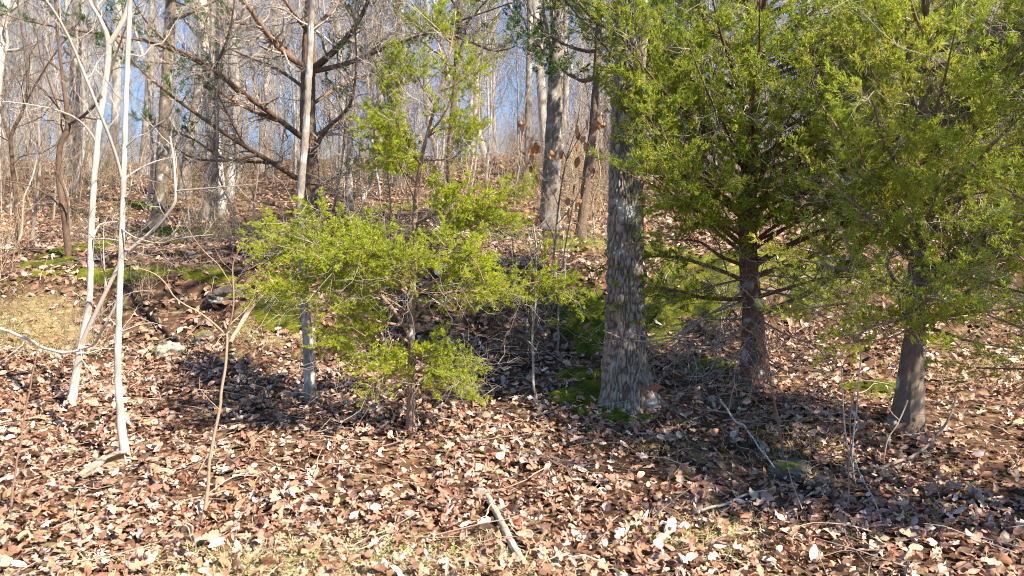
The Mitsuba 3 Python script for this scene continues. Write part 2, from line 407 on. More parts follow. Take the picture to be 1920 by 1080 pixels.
for a in range(len(single[0])):
    put('leaf', (single[0][a].reshape(-1, 3), q0, single[1][a].reshape(-1, 3)), 'dry_leaf_mat', 'leaf_litter')


# ------------------------------------------------------------------ dry grass
def blades(x, y, h, w, colr, lean, r=rng, z=None):
    n = len(x); z = H(x, y) if z is None else z
    p0 = np.stack([x, y, z - 0.01], 1); az = r.uniform(0, 2 * np.pi, n)
    d = np.stack([np.cos(az) * lean, np.sin(az) * lean, np.ones(n)], 1) * h[:, None]
    q = np.stack([p0, p0 + d * 0.6 + [0, 0, 0], p0 + d * np.array([1.5, 1.5, .8])], 1)
    sd = np.stack([-np.sin(az), np.cos(az), np.zeros(n)], 1) * w
    v = np.stack([q[:, 0] - sd, q[:, 0] + sd, q[:, 1] - sd * .8, q[:, 1] + sd * .8, q[:, 2]], 1)
    f = (np.array([[0, 1, 3], [0, 3, 2], [2, 3, 4]])[None] + (np.arange(n) * 5)[:, None, None]).reshape(-1, 3)
    return v.reshape(-1, 3), f, np.repeat(colr, 5, 0)


gp = []
for (a, b, rx, ry, n, gc, hh) in ((650, 1060, .8, .26, 2800, (.48, .42, .25), .06), (480, 1075, .4, .2, 1200, (.46, .38, .22), .06), (1340, 1010, .35, .22, 500, (.4, .34, .18), .07), (1420, 1040, .4, .2, 400, (.42, .36, .2), .06),
                                  (25, 640, .85, .6, 6500, (.42, .36, .19), .05), (330, 660, .25, .12, 300, (.45, .38, .2), .06), (520, 585, .5, .4, 2600, (.42, .34, .2), .05), (1220, 830, .4, .3, 500, (.36, .28, .15), .06), (1500, 850, .4, .3, 500, (.36, .28, .18), .07),
                                  (1880, 690, .6, .5, 1200, (.38, .36, .14), .05), (860, 1060, .5, .2, 500, (.4, .34, .2), .05), (1650, 735, .4, .2, 500, (.45, .38, .16), .04)):
    g = G(a, b)
    x, y = g[0] + rng.normal(size=n) * rx * .6, g[1] + rng.normal(size=n) * ry * .6
    cc = np.array(gc) * rng.uniform(0.6, 1.3, (n, 1)) * (1 + rng.normal(size=(n, 3)) * 0.06)
    gr = rng.random(n) < 0.1; cc[gr] = np.array([.2, .3, .04]) * rng.uniform(.7, 1.2, (gr.sum(), 1))
    gp.append(blades(x, y, rng.uniform(.5, 1.3, n) * hh, 0.003, np.clip(cc, .02, .8), rng.uniform(.4, 1.8, n)))
mc = np.array([.15, .18, .014]) * rng.uniform(.5, 1.6, (len(MZ), 1)) * (1 + rng.normal(size=(len(MZ), 3)) * .12)
put('tuft', blades(MZ[:, 0], MZ[:, 1], rng.uniform(.012, .03, len(MZ)), .004, np.clip(mc, .01, .5), rng.uniform(.2, 1.2, len(MZ)), z=MZ[:, 2]), 'grass_mat', 'moss', smooth=False, kind='stuff')
put('dry_grass', cat(gp), 'grass_mat', smooth=False)
labels['dry_grass'] = {'label': 'short straw coloured grass poking through the leaves', 'category': 'grass', 'kind': 'stuff'}


# ------------------------------------------------------------------ rocks
def rock(px, py, sx, sy, sz, label, seed, rz=0.0, sink=0.55):
    g = G(px, py)
    m = trimesh.creation.icosphere(subdivisions=4); q = np.array(m.vertices)
    q = np.sign(q) * np.abs(q) ** 0.75
    nn = meshkit.fbm(q * 1.1 + seed, 4, seed) - 0.5
    q = q * (1 + 0.75 * nn[:, None])
    q[:, 2] = np.round(q[:, 2] * 4 + 0.8 * meshkit.noise(q * 2, seed)) / 4 * 0.5 + q[:, 2] * 0.5
    q = q * [sx * .85, sy * .85, sz]; c, s = math.cos(rz), math.sin(rz)
    q = np.stack([q[:, 0] * c - q[:, 1] * s, q[:, 0] * s + q[:, 1] * c, q[:, 2]], 1) + g + [0, 0, sz * (0.5 - sink)]
    k = thing('rock', label, 'rock'); scene[k] = mikit.ply((q - [0, 0, .3 * sz * (sx > .2)], m.faces), 'rock_mat', smooth=True)


rock(320, 665, .15, .12, .12, 'lichen covered rock with yellow moss cap left of the leaning pole', 1)
rock(385, 640, .11, .1, .1, 'dark rock with pale lichen just behind the moss capped rock', 2)
rock(440, 548, .3, .2, .09, 'long dark mossy ledge of rock at the edge of the terrace', 3, 0.15)
rock(1480, 885, .13, .14, .07, 'pale rounded stone with brown moss on the lower right slope', 5, 0.7)
rock(1440, 945, .1, .08, .04, 'flat dark slab of stone beside the white fallen branch', 6)
rock(930, 500, .3, .2, .09, 'green mossy stone on the terrace behind the cedar sapling', 7)

# ------------------------------------------------------------------ cedars
GREEN = np.array([4.0, 3.05, 2.4]) * np.array([[.055, .105, .02], [.085, .14, .025], [.12, .175, .03], [.04, .085, .022], [.15, .19, .035]])
YEL = 2.4 * np.array([[.17, .21, .02], [.23, .26, .025], [.12, .18, .02], [.28, .28, .035], [.20, .20, .03]])
DARK = 2.4 * np.array([[.03, .07, .02], [.045, .085, .025], [.06, .11, .03], [.03, .06, .03]])
WARM = 3.0 * np.array([[.11, .155, .022], [.14, .18, .028], [.18, .20, .03], [.21, .20, .035], [.085, .13, .02]])
TWIG = (.22, .16, .115)
CEDBARK = (.165, .10, .07)


def instance(key, group, M):
    scene[key] = {'type': 'instance', 'g': {'type': 'ref', 'id': group}, 'to_world': T(M.tolist())}


def sprays(tag, pal, r, per3, nb, size, orange, L=0.45, kinds=7):
    """A few cedar sprays along +x, z up, as shapegroups: their twigs and their needles."""
    ids = []
    for q in range(kinds):
        u = np.linspace(0, 1, 6)
        s2 = np.stack([u * L, np.cumsum(r.normal(size=6)) * .012 * (u > 0), .16 * L * u ** 2 + np.cumsum(r.normal(size=6)) * .008], 1)[None]
        r2 = np.linspace(.0028, .0012, 6)[None] * size ** .5
        s3, r3 = children(s2, r2, per3, .12, 1.0, np.array([.36 * L]), 44, 3, up=.14, r=r, flat=.3, taper=.5, rfac=.6, rmin=.0013)
        s4, r4 = children(s3, r3, 3, .25, .9, np.linalg.norm(s3[:, -1] - s3[:, 0], axis=1) * .45, 40, 3, up=.1, r=r, flat=.1, taper=.3, rmin=.0011)
        GT = (.21, .205, .075)
        tw = cat([tubes(s2, r2, 4, TWIG, r=r), tubes(s3, r3, 3, GT, r=r), tubes(s4[:, ::2], r4[:, ::2], 3, GT, r=r)])
        ends = np.concatenate([s3, s4, resample(s2[0, 3:], 3)[None]])
        Pt, _ = children(ends, np.ones(ends.shape[:2]) * .001, nb + 2, .1, 1.06, .037 * size, 25, 2, up=.12, r=r, wob=0)
        n = len(Pt); base, tip = Pt[:, 0], Pt[:, 1]; d = tip - base; l = np.linalg.norm(d, axis=1, keepdims=True)
        side = nrm(np.cross(d, r.normal(size=(n, 3)))) * (.0025 * size * r.uniform(.7, 1.3, (n, 1)))
        mid = base + d * .55 + r.normal(size=(n, 3)) * l * .08
        v = np.stack([base, mid - side, tip, mid + side], 1).reshape(-1, 3)
        f = (np.array([[0, 1, 2], [0, 2, 3]])[None] + (np.arange(n) * 4)[:, None, None]).reshape(-1, 3)
        cl = np.repeat(r.normal(size=len(ends)), nb + 2) * .5 + (q - (kinds - 1) / 2) / kinds * 2.2
        ci = np.clip(np.round(cl + r.normal(size=n) * .6 + 1.6), 0, len(pal) - 1).astype(int)
        c = pal[ci] * r.uniform(.75, 1.3, (n, 1))
        o = r.random(n) < orange * (2.5 if q > kinds - 3 else .6); c[o] = np.array([.50, .33, .06]) * r.uniform(.6, 1.2, (o.sum(), 1))
        for nm, (vv, ff, cc), mat in (('twigs', tw, 'bark_mat'), ('needles', (v, f, np.repeat(np.clip(c, .01, .6), 4, 0)), 'needle_mat')):
            scene[f'spray_{tag}_{q}_{nm}'] = {'type': 'shapegroup', nm: mikit.ply((vv, ff), mat, smooth=nm == 'twigs', color=cc)}
        ids.append(f'spray_{tag}_{q}')
    return ids


def foliage(k, Pn, Rn, per2, len2, start, ids, r, up2=.18, flat=.35, ang=46, L=.45):
    """Cedar sprays set along the limbs: one instance each of twigs and needles."""
    s2, _ = children(Pn, Rn, per2, start, 1.0, len2, ang, 4, up=up2, r=r, flat=flat, taper=.55, wob=0)
    ll = np.linalg.norm(Pn[:, -1] - Pn[:, 0], axis=1)
    s2 = s2[r.random(len(s2)) < np.repeat(np.clip((ll / max(.45, np.median(ll))) ** 1.4, .1, 1.25) * .8, per2)]
    tips, tan = Pn[:, -1], nrm(Pn[:, -1] - Pn[:, -2])
    base = np.concatenate([s2[:, 0], tips - tan * .03]); d = np.concatenate([s2[:, 1] - s2[:, 0], tan]); ln = np.concatenate([np.linalg.norm(s2[:, -1] - s2[:, 0], axis=1), np.full(len(tips), len2 * .6)])
    d = nrm(d); side = nrm(np.cross([0, 0, 1.], d)); up = np.cross(d, side)
    for a in range(len(base)):
        g = r.normal() * .5; sc = float(np.clip(ln[a] / L, .35, 1.5))
        M = np.eye(4); M[:3, 0] = d[a] * sc; M[:3, 1] = (side[a] * math.cos(g) + up[a] * math.sin(g)) * sc * r.choice([-1, 1]) ; M[:3, 2] = (up[a] * math.cos(g) - side[a] * math.sin(g)) * sc; M[:3, 3] = base[a]
        q = ids[int(np.clip(r.normal() * 1.2 + 3 + 1.5 * math.sin(base[a, 0] * 5 + base[a, 2] * 4), 0, len(ids) - 1))]
        instance(f'{k}__twigs__{a + 1:04d}', q + '_twigs', M); instance(f'{k}__foliage__{a + 1:04d}', q + '_needles', M)


def radial(trunk, zs, lens, elev, r, k=9, az=None, r0=0.02, curve=0.25, tipr=0.003):
    """Limbs round a trunk given as points; zs: heights above its foot."""
    out = []
    foot = trunk[0, 2]
    for i, (z, L) in enumerate(zip(zs, lens)):
        c = np.array([np.interp(z + foot, trunk[:, 2], trunk[:, q]) for q in (0, 1)] + [z + foot])
        a = (i * 2.4 + r.normal() * 0.5) if az is None else az[i]
        e = elev + r.normal() * 0.14
        u = np.linspace(0, 1, k)[:, None]
        d = np.array([math.cos(a) * math.cos(e), math.sin(a) * math.cos(e), math.sin(e)])
        q = c + d * u * L + np.array([0, 0, curve * L]) * u ** 2 + np.cumsum(r.normal(size=(k, 3)) * 0.012 * L, axis=0) * (u > 0)
        out.append((q, r0 * (0.6 + 0.4 * L / max(lens)) * (1 - u[:, 0]) ** 0.8 + tipr))
    return out


def cedar(name, label, trunk, tr, limbs, pal, per2, len2, start, seed, per3=9, nb=9, size=1.0, bare=0, part_limbs=12, orange=0.03, up2=0.18, sides=40, flat=0.35, bcol=CEDBARK, group=None, lichen=0.0, amp=0.010, dead=()):
    r = np.random.default_rng(seed)
    k = thing(name, label, 'tree', group)
    put('trunk', log_mesh(trunk, tr, sides, 0.022, bcol, amp=amp, fx=55, fz=2.2, seed=seed, flare=0.25, roots=[(r.uniform(0, 6.28), .5, tr[0] * .8) for _ in range(3)], lichen=lichen), 'bark_mat', k)
    Pn, Rn = stack([(resample(p, 9), resample(np.stack([q, q, q], 1), 9)[:, 0]) for p, q in limbs])
    big = np.argsort(-Rn[:, 0])[:part_limbs]
    for b in big:
        put('limb', tubes(resample(Pn[b], 24)[None], np.interp(np.linspace(0, 1, 24), np.linspace(0, 1, 9), Rn[b])[None], 8, np.array(bcol) * 1.05, r=r), 'bark_mat', k)
    rest = np.setdiff1d(np.arange(len(Pn)), big)
    foliage(k, Pn, Rn, per2, len2, start, sprays(k, pal, r, per3, nb, size, orange), r, up2=up2, flat=flat)
    parts = [tubes(Pn[rest], Rn[rest], 5, np.array(bcol), r=r)]
    if bare:
        b2, rb = children(Pn, Rn, bare, 0.1, 0.97, 0.6, 55, 5, up=0.0, r=r, wob=0.5, rfac=0.45, rmin=.003, taper=.5)
        b3, rb3 = children(b2, rb, 5, 0.2, 1, 0.2, 48, 4, up=0.05, r=r, wob=0.5, rmin=.0014)
        b4, rb4 = children(b3, rb3, 3, 0.2, 1, 0.09, 45, 3, r=r, wob=0.4, rmin=.001)
        parts += [tubes(b2, rb, 3, (.36, .31, .26), r=r), tubes(b3, rb3, 3, (.42, .37, .32), r=r), tubes(b4, rb4, 3, (.33, .28, .23), r=r)]
    if len(dead):
        Pd, Rd = stack([(resample(p, 9), resample(np.stack([q, q, q], 1), 9)[:, 0]) for p, q in dead])
        b2, rb = children(Pd, Rd, 13, .1, 1, .5, 50, 6, up=-.05, r=r, wob=.9, rfac=.5, rmin=.0022, taper=.4)
        b3, rb3 = children(b2, rb, 6, .15, 1, .2, 50, 4, r=r, wob=.7, rmin=.0016)
        parts += [tubes(Pd, Rd, 5, (.30, .24, .20), r=r), tubes(b2, rb, 3, (.36, .30, .26), r=r), tubes(b3, rb3, 3, (.42, .36, .31), r=r)]
    put('bare_twigs', cat(parts), 'bark_mat', k)
    return k


R1 = np.random.default_rng(5)
# A: the yellow-green cedar sapling in front
tr = path((768, 812), (771, 700), (772, 600), (776, 500), (778, 400), (790, 300, .1), (815, 200, .15), (845, 90, .2), (855, 20, .2))
Y0 = tr[1][1]
SL = []
for (r0, pts) in ((.016, [(772, 640, 0), (720, 560, .1), (640, 500, .25), (560, 470, .35), (490, 455, .4)]), (.012, [(774, 600, 0), (700, 550, -.1), (620, 520, -.1), (560, 540, -.05)]),
                  (.012, [(774, 560, 0), (700, 480, .2), (640, 440, .3), (580, 400, .35)]), (.011, [(770, 610, 0), (700, 600, .3), (600, 560, .5), (510, 545, .6)]),
                  (.012, [(775, 560, 0), (840, 520, .2), (900, 520, .3), (960, 545, .3)]), (.012, [(773, 600, 0), (860, 545, 0), (960, 550, 0), (1040, 540, 0), (1065, 570, 0)]),
                  (.011, [(775, 520, 0), (830, 470, .2), (880, 480, .4), (910, 540, .5)]), (.01, [(776, 500, 0), (720, 470, .1), (680, 440, .2)]),
                  (.012, [(770, 645, 0), (715, 620, .15), (650, 620, .3), (610, 640, .4)]), (.01, [(770, 690, 0), (740, 690, .2), (690, 680, .3), (650, 660, .35)]), (.008, [(768, 750, 0), (750, 720, .1), (720, 700, .2), (700, 725, .25)]),
                  (.008, [(771, 700, 0), (810, 700, .15), (850, 720, .25), (875, 740, .3)]), (.008, [(771, 690, 0), (800, 670, .2), (830, 690, .3)]), (.008, [(771, 700, 0), (820, 690, .05), (880, 690, .1)]),
                  (.009, [(778, 420, 0), (830, 400, .1), (880, 400, 0), (930, 380, 0), (975, 350, 0)]), (.008, [(778, 440, 0), (840, 440, 0), (900, 420, -.1), (960, 420, -.1)]),
                  (.008, [(780, 380, .05), (745, 300, .2), (720, 250, .25), (695, 240, .3)]), (.008, [(790, 310, .1), (740, 220, .2), (725, 180, .2), (740, 120, .2)]), (.007, [(800, 260, .1), (840, 240, .2), (880, 240, .2)]), (.007, [(795, 300, .1), (840, 300, .1), (870, 270, .1)]),
                  (.007, [(815, 200, .15), (780, 140, .2), (765, 110, .2)]), (.006, [(825, 170, .15), (865, 150, .2), (885, 120, .2)]), (.006, [(840, 110, .2), (815, 70, .2), (800, 60, .2)]), (.006, [(790, 310, .1), (730, 280, 0), (700, 300, 0)]),
                  (.007, [(773, 570, 0), (810, 540, -.3), (870, 560, -.4), (940, 560, -.5)]), (.009, [(775, 520, 0), (720, 480, .4), (660, 470, .6), (600, 480, .7)]),
                  (.008, [(775, 520, 0), (740, 490, .35), (690, 500, .5), (640, 480, .6)]), (.008, [(960, 545, .1), (1000, 530, .1), (1050, 525, .1)]), (.007, [(775, 540, 0), (770, 500, .5), (790, 480, .7)])):
    p = np.array([P(a, b, Y0 - c) for a, b, c in pts]); SL.append((p, np.linspace(r0, .002, len(p))))
SL += radial(tr, np.linspace(1.5, 3.0, 6), R1.uniform(.18, .4, 6) * np.linspace(1.15, .7, 6), .5, R1, r0=.007)
for (r0, pts) in ((.009, [(772, 590, 0), (680, 540, .1), (580, 520, .15), (505, 545, .2), (470, 550, .2)]), (.009, [(774, 560, 0), (660, 480, 0), (570, 440, 0), (500, 430, 0)]), (.008, [(774, 575, 0), (650, 520, -.2), (560, 490, -.3), (490, 480, -.3)])):
    p = np.array([P(a, b, Y0 - c) for a, b, c in pts]); SL.append((p, np.linspace(r0, .002, len(p))))
cedar('cedar_sapling', 'yellow green cedar sapling with open lower twigs in the middle foreground', tr, [.028, .026, .022, .02, .018, .014, .01, .006, .003], SL, YEL, 30, .28, .28, 41, per3=9, nb=11, size=1.1, bare=4, part_limbs=14, orange=.05, sides=24, amp=.005, bcol=(.26, .18, .13), lichen=.3)

# B: the cedar with long bare limbs on the terrace
tr = path((590, 425), (583, 330), (577, 230), (578, 130), (580, 40), (588, -120), (590, -400))
YB = tr[1][1]
BL = []
for (r0, pts) in ((.075, [(575, 130, .1), (510, 75, .6), (470, 20, 1.0), (425, -40, 1.4), (380, -140, 1.8)]), (.06, [(572, 262, .1), (520, 222, .6), (450, 170, 1.2), (400, 128, 1.6), (300, 70, 2.1), (245, -10, 2.5)]),
                  (.055, [(565, 340, .1), (510, 305, .5), (460, 275, 1.0), (400, 235, 1.4), (310, 170, 2.0), (240, 105, 2.3), (170, -10, 2.6)]), (.045, [(450, 175, 1.2), (380, 120, 1.6), (250, 72, 2.2), (130, 55, 2.6), (0, 25, 3.0)]),
                  (.045, [(520, 225, .6), (440, 190, .9), (370, 140, 1.1), (330, 120, 1.2), (250, 115, 1.4)]), (.035, [(510, 305, .5), (430, 300, .8), (360, 260, 1.1), (280, 230, 1.3)]),
                  (.07, [(588, 128, .1), (640, 82, .4), (672, 40, .7), (695, -10, .9), (730, -120, 1.3)]), (.055, [(590, 133, .1), (660, 116, .5), (720, 90, .9), (790, 66, 1.3), (860, 40, 1.7), (960, 5, 2.2)]), (.03, [(830, 55, 1.4), (880, 78, 1.7), (940, 95, 2.0), (970, 85, 2.2)]),
                  (.05, [(585, 290, .1), (618, 235, .5), (655, 200, .8), (668, 120, 1.1), (664, 20, 1.4)]), (.03, [(590, 357, .1), (615, 340, .3), (646, 318, .5)]), (.04, [(575, 170, 0), (520, 130, -.5), (430, 90, -1.0), (350, 30, -1.5)]),
                  (.05, [(580, 60, 0), (540, 10, .4), (500, -60, .7)]), (.05, [(582, 60, 0), (640, 0, -.5), (700, -80, -1.0)]), (.04, [(580, 200, 0), (660, 150, -.7), (740, 120, -1.4), (800, 60, -2)]), (.04, [(583, 260, 0), (640, 230, -.7), (700, 220, -1.4)]),
                  (.03, [(400, 128, 1.6), (430, 60, 1.8), (440, -20, 2.0)]), (.03, [(460, 275, 1.0), (420, 200, 1.3), (395, 150, 1.5)]), (.035, [(560, 125, .2), (500, 60, .1), (400, 30, .1), (300, -10, 0)]), (.03, [(480, 290, 0.9), (380, 300, 1.3), (300, 250, 1.6)])):
    p = np.array([P(a, b, YB - c) for a, b, c in pts]); BL.append((p, np.linspace(r0 * .78, .006, len(p))))
cedar('cedar_tree', 'large brown cedar with long bare limbs spreading to the left on the terrace', tr, [.15, .125, .115, .105, .08, .065, .03], BL, DARK, 8, .55, .5, 42, per3=8, nb=8, size=1.3, bare=36, part_limbs=20, sides=56, up2=.2, orange=.01, bcol=(.17, .11, .078))

# C: the big cedar right of the oak
tr = path((1412, 718), (1412, 600), (1404, 500), (1402, 400), (1408, 250), (1412, 100), (1418, -150), (1430, -500), (1440, -1000), (1446, -1450))
YC = tr[1][1]
CL = []
for (r0, pts) in ((.028, [(1410, 430, 0), (1480, 380, .2), (1600, 310, .5), (1720, 235, .8), (1880, 110, 1.1)]), (.028, [(1410, 500, 0), (1500, 450, .3), (1600, 410, .6), (1760, 300, .9), (1890, 190, 1.1)]), (.026, [(1415, 590, 0), (1530, 540, .4), (1660, 415, .8), (1750, 300, 1.1), (1800, 200, 1.2)]),
                  (.024, [(1405, 420, 0), (1350, 370, .2), (1280, 300, .4), (1230, 250, .6), (1195, 200, .7)]), (.024, [(1403, 470, 0), (1330, 410, .3), (1270, 370, .7), (1225, 330, .9)]), (.022, [(1403, 400, 0), (1340, 320, 0), (1260, 240, 0), (1180, 140, .1), (1110, 60, .1)]),
                  (.022, [(1406, 300, 0), (1340, 220, .3), (1270, 140, .6), (1215, 60, .8)]), (.022, [(1408, 260, 0), (1470, 190, .2), (1540, 110, .4), (1620, 20, .6)]), (.022, [(1409, 330, 0), (1500, 250, .3), (1600, 170, .6), (1740, 70, .9), (1830, 0, 1.0)]),
                  (.02, [(1404, 500, 0), (1350, 480, .3), (1300, 450, .6), (1250, 450, .8)]), (.02, [(1404, 530, 0), (1330, 500, .2), (1250, 480, -.2), (1150, 490, -.4), (1110, 510, -.5)]), (.02, [(1405, 560, 0), (1330, 560, .3), (1240, 540, .5), (1160, 560, .5), (1100, 590, .5)]),
                  (.02, [(1412, 560, 0), (1480, 540, .3), (1560, 520, .5), (1640, 520, .6)]), (.018, [(1412, 520, 0), (1470, 490, -.3), (1540, 450, -.5), (1620, 420, -.6)]), (.02, [(1405, 350, 0), (1370, 260, .4), (1330, 180, .7), (1290, 80, .9)]), (.02, [(1406, 240, 0), (1380, 150, .4), (1350, 60, .7), (1330, -40, .9)]),
                  (.02, [(1407, 380, 0), (1440, 300, .5), (1480, 220, .8), (1530, 140, 1.0)]), (.02, [(1408, 200, 0), (1300, 100, .2), (1220, 30, .4), (1130, -20, .5)]), (.02, [(1408, 280, 0), (1300, 180, -.4), (1200, 90, -.6), (1080, 30, -.8)]), (.02, [(1404, 380, 0), (1330, 330, -.2), (1250, 260, -.4), (1170, 160, -.5)]), (.02, [(1404, 350, 0), (1310, 290, -.3), (1220, 200, -.6), (1120, 90, -.8)]), (.018, [(1406, 300, 0), (1300, 220, .5), (1230, 160, .8), (1180, 120, .9)]), (.018, [(1404, 410, 0), (1340, 350, .8), (1280, 300, 1.3), (1240, 250, 1.5)]), (.018, [(1407, 220, 0), (1290, 120, -.3), (1190, 30, -.5)]), (.018, [(1405, 320, 0), (1300, 230, .5), (1210, 130, .9), (1150, 50, 1.0)]), (.016, [(1404, 450, 0), (1320, 400, .5), (1230, 350, .8), (1165, 320, .9)]), (.016, [(1407, 250, 0), (1300, 150, .5), (1200, 50, .8), (1120, 0, .9)]), (.018, [(1410, 460, 0), (1460, 420, .5), (1520, 400, .8), (1600, 330, 1.0)])):
    p = np.array([P(a, b, YC - c) for a, b, c in pts]); CL.append((p, np.linspace(r0, .004, len(p))))
for q in range(20):
    y0, x1 = R1.uniform(120, 500), R1.uniform(1490, 1840); L_ = x1 - 1410; dz = R1.uniform(.1, 1.0); sl = R1.uniform(.35, .75)
    p = np.array([P(1410, y0, YC), P(1410 + L_ * .35, y0 - L_ * .3 * sl, YC - dz * .3), P(1410 + L_ * .7, y0 - L_ * .65 * sl, YC - dz * .7), P(x1, y0 - L_ * sl, YC - dz)]); CL.append((p, np.linspace(.018, .004, 4)))
DEAD = []
for pts in ([(1408, 560, 0), (1330, 590, .3), (1250, 630, .5), (1170, 625, .6)], [(1410, 600, 0), (1350, 640, .3), (1300, 650, .5), (1250, 690, .6)], [(1412, 540, 0), (1490, 560, .3), (1560, 600, .5), (1620, 600, .7)], [(1412, 590, 0), (1480, 630, .3), (1530, 650, .5), (1560, 700, .7)], [(1408, 520, 0), (1320, 540, -.2), (1240, 560, -.3), (1180, 540, -.4)],
            [(1412, 510, 0), (1500, 520, -.2), (1600, 500, -.3), (1680, 520, -.3)], [(1410, 640, 0), (1450, 680, .3), (1480, 700, .5)], [(1405, 600, 0), (1330, 600, -.3), (1260, 610, -.5)], [(1412, 480, 0), (1480, 500, .4), (1560, 540, .7), (1640, 560, .8)], [(1408, 620, 0), (1370, 680, .4), (1330, 720, .6)]):
    p = np.array([P(a, b, YC - c) for a, b, c in pts]); DEAD.append((p, np.linspace(.011, .003, len(p))))
zs = np.concatenate([np.linspace(.9, 3.2, 18), np.linspace(3.0, 8.8, 56)])
CL += radial(tr, zs, np.concatenate([R1.uniform(1.0, 1.8, 18), np.interp(np.linspace(3.0, 8.8, 56), [3, 5, 6.5, 8.8], [1.7, 2.4, 2.0, .4])]), .42, R1, r0=.022)
cedar('cedar_tree', 'tall green cedar with reddish trunk right of the oak, its crown filling the upper right', tr, [.105, .085, .075, .07, .06, .055, .05, .04, .025, .008], CL, GREEN, 23, .5, .24, 43, per3=8, nb=10, size=1.08, bare=4, part_limbs=22, orange=.03, lichen=.2, dead=DEAD)

# D: the cedar on the far right with the short grey trunk
tr = path((1706, 802), (1709, 700), (1716, 620), (1722, 500), (1728, 350), (1733, 240), (1737, 110), (1741, -20))
YD = tr[1][1]
DL = []
for (r0, pts) in ((.022, [(1718, 600, 0), (1650, 580, .3), (1580, 570, .5), (1500, 580, .6)]), (.022, [(1718, 560, 0), (1640, 520, .3), (1560, 500, .5), (1480, 480, .6)]), (.022, [(1720, 540, 0), (1800, 500, .2), (1880, 480, .3), (1960, 440, .4)]), (.02, [(1718, 610, 0), (1790, 590, .2), (1870, 580, .3), (1950, 570, .4)]),
                  (.02, [(1716, 630, 0), (1760, 620, .4), (1820, 640, .6), (1880, 650, .7)]), (.02, [(1722, 500, 0), (1660, 440, .3), (1600, 380, .5), (1540, 330, .6)]), (.02, [(1724, 460, 0), (1800, 410, .3), (1880, 380, .4), (1960, 330, .5)]), (.02, [(1716, 620, 0), (1680, 600, .5), (1640, 610, .8), (1600, 640, .9)]),
                  (.018, [(1716, 600, 0), (1730, 570, .6), (1750, 560, .9), (1780, 570, 1.1)])):
    p = np.array([P(a, b, YD - c) for a, b, c in pts]); DL.append((p, np.linspace(r0, .004, len(p))))
DL += radial(tr, np.linspace(1.1, 2.75, 14), R1.uniform(1.1, 1.6, 14), .35, R1, r0=.018, az=R1.normal(-.6, .5, 14))
zs = np.concatenate([np.linspace(.8, 1.9, 18), np.linspace(1.9, 2.7, 16)])
DL += radial(tr, np.linspace(.75, 2.5, 12), R1.uniform(.6, 1.1, 12), .35, R1, r0=.014, az=R1.normal(-1.5, .7, 12))
DL += radial(tr, zs, np.concatenate([R1.uniform(.7, 1.3, 18), np.linspace(1.1, .4, 16)]), .4, R1, r0=.016)
cedar('cedar_tree', 'cedar with short grey leaning trunk lit from the right on the far right slope', tr, [.095, .078, .066, .06, .05, .04, .03, .01], DL, WARM, 15, .46, .18, 44, per3=8, nb=10, size=1.05, bare=4, part_limbs=14, orange=.05, bcol=(.19, .15, .12), lichen=.12)

# E: the cedar standing just outside the right edge, its branches reach into view
ex, ey = 4.0, 2.9
tr = np.array([[ex, ey, float(H(ex, ey)) - .05], [ex, ey, 1.2], [ex + .05, ey, 2.2], [ex, ey + .05, 3.1], [ex, ey, 4.0]])
EL = radial(tr, np.linspace(1.6, 3.8, 26), np.interp(np.linspace(1.6, 3.8, 26), [1.6, 2.6, 3.8], [.9, 1.1, .35]), .25, R1, r0=.016)
for pts in ([(1960, 520, 3.4), (1900, 470, 3.5), (1860, 430, 3.6)], [(1980, 640, 3.4), (1910, 600, 3.5), (1850, 590, 3.6)], [(1990, 420, 3.5), (1925, 370, 3.6), (1880, 350, 3.7)], [(1970, 700, 3.5), (1900, 680, 3.6), (1830, 690, 3.7)], [(1960, 560, 3.6), (1890, 540, 3.8), (1820, 520, 3.9)]):
    p = np.array([[ex, ey, 1.3 + R1.uniform(-.2, .3)]] + [P(*q) for q in pts]); EL.append((p, np.linspace(.016, .004, 4)))
cedar('cedar_tree', 'yellowish cedar at the right edge with only its branch tips in view', tr, [.09, .075, .06, .04, .01], EL, WARM, 20, .42, .25, 45, per3=8, nb=8, size=1.1, bare=3, part_limbs=6, orange=.05)

# F, H, K: cedars further back
tr = path((1086, 450), (1098, 350), (1113, 230), (1120, 100), (1125, -50), (1128, -300)); FY = tr[1][1]
FL = radial(tr, np.linspace(2.0, 5.6, 34), R1.uniform(1.0, 2.0, 34), .35, R1, r0=.03)
cedar('cedar_tree', 'slim leaning cedar with reddish stem on the terrace left of the oak', tr, [.065, .055, .05, .042, .034, .02], FL, DARK, 19, .55, .3, 46, per3=8, nb=8, size=1.3, bare=3, part_limbs=6, orange=.02, bcol=(.155, .115, .09))
tr = path((847, 385), (843, 300), (850, 200), (857, 100), (862, 0), (868, -200))
HL = radial(tr, np.linspace(2.4, 7.0, 26), R1.uniform(.7, 1.5, 26), .4, R1, r0=.03)
cedar('cedar_tree', 'thin dark cedar behind the top of the yellow green sapling', tr, [.075, .062, .055, .048, .04, .02], HL, GREEN, 10, .5, .3, 47, per3=7, nb=8, size=1.5, bare=3, part_limbs=5, bcol=(.13, .095, .075))
tr = path((298, 428), (304, 320), (310, 200), (317, 80), (322, -40), (330, -300))
KL = radial(tr, np.linspace(3.2, 7.5, 24), R1.uniform(.9, 1.8, 24), .3, R1, r0=.03)
cedar('cedar_tree', 'dark straight trunk with thin green sprays on the left of the terrace', tr, [.11, .092, .086, .08, .07, .04], KL, DARK, 7, .5, .4, 48, per3=7, nb=8, size=1.5, bare=4, part_limbs=5, bcol=(.19, .155, .12), lichen=.25)

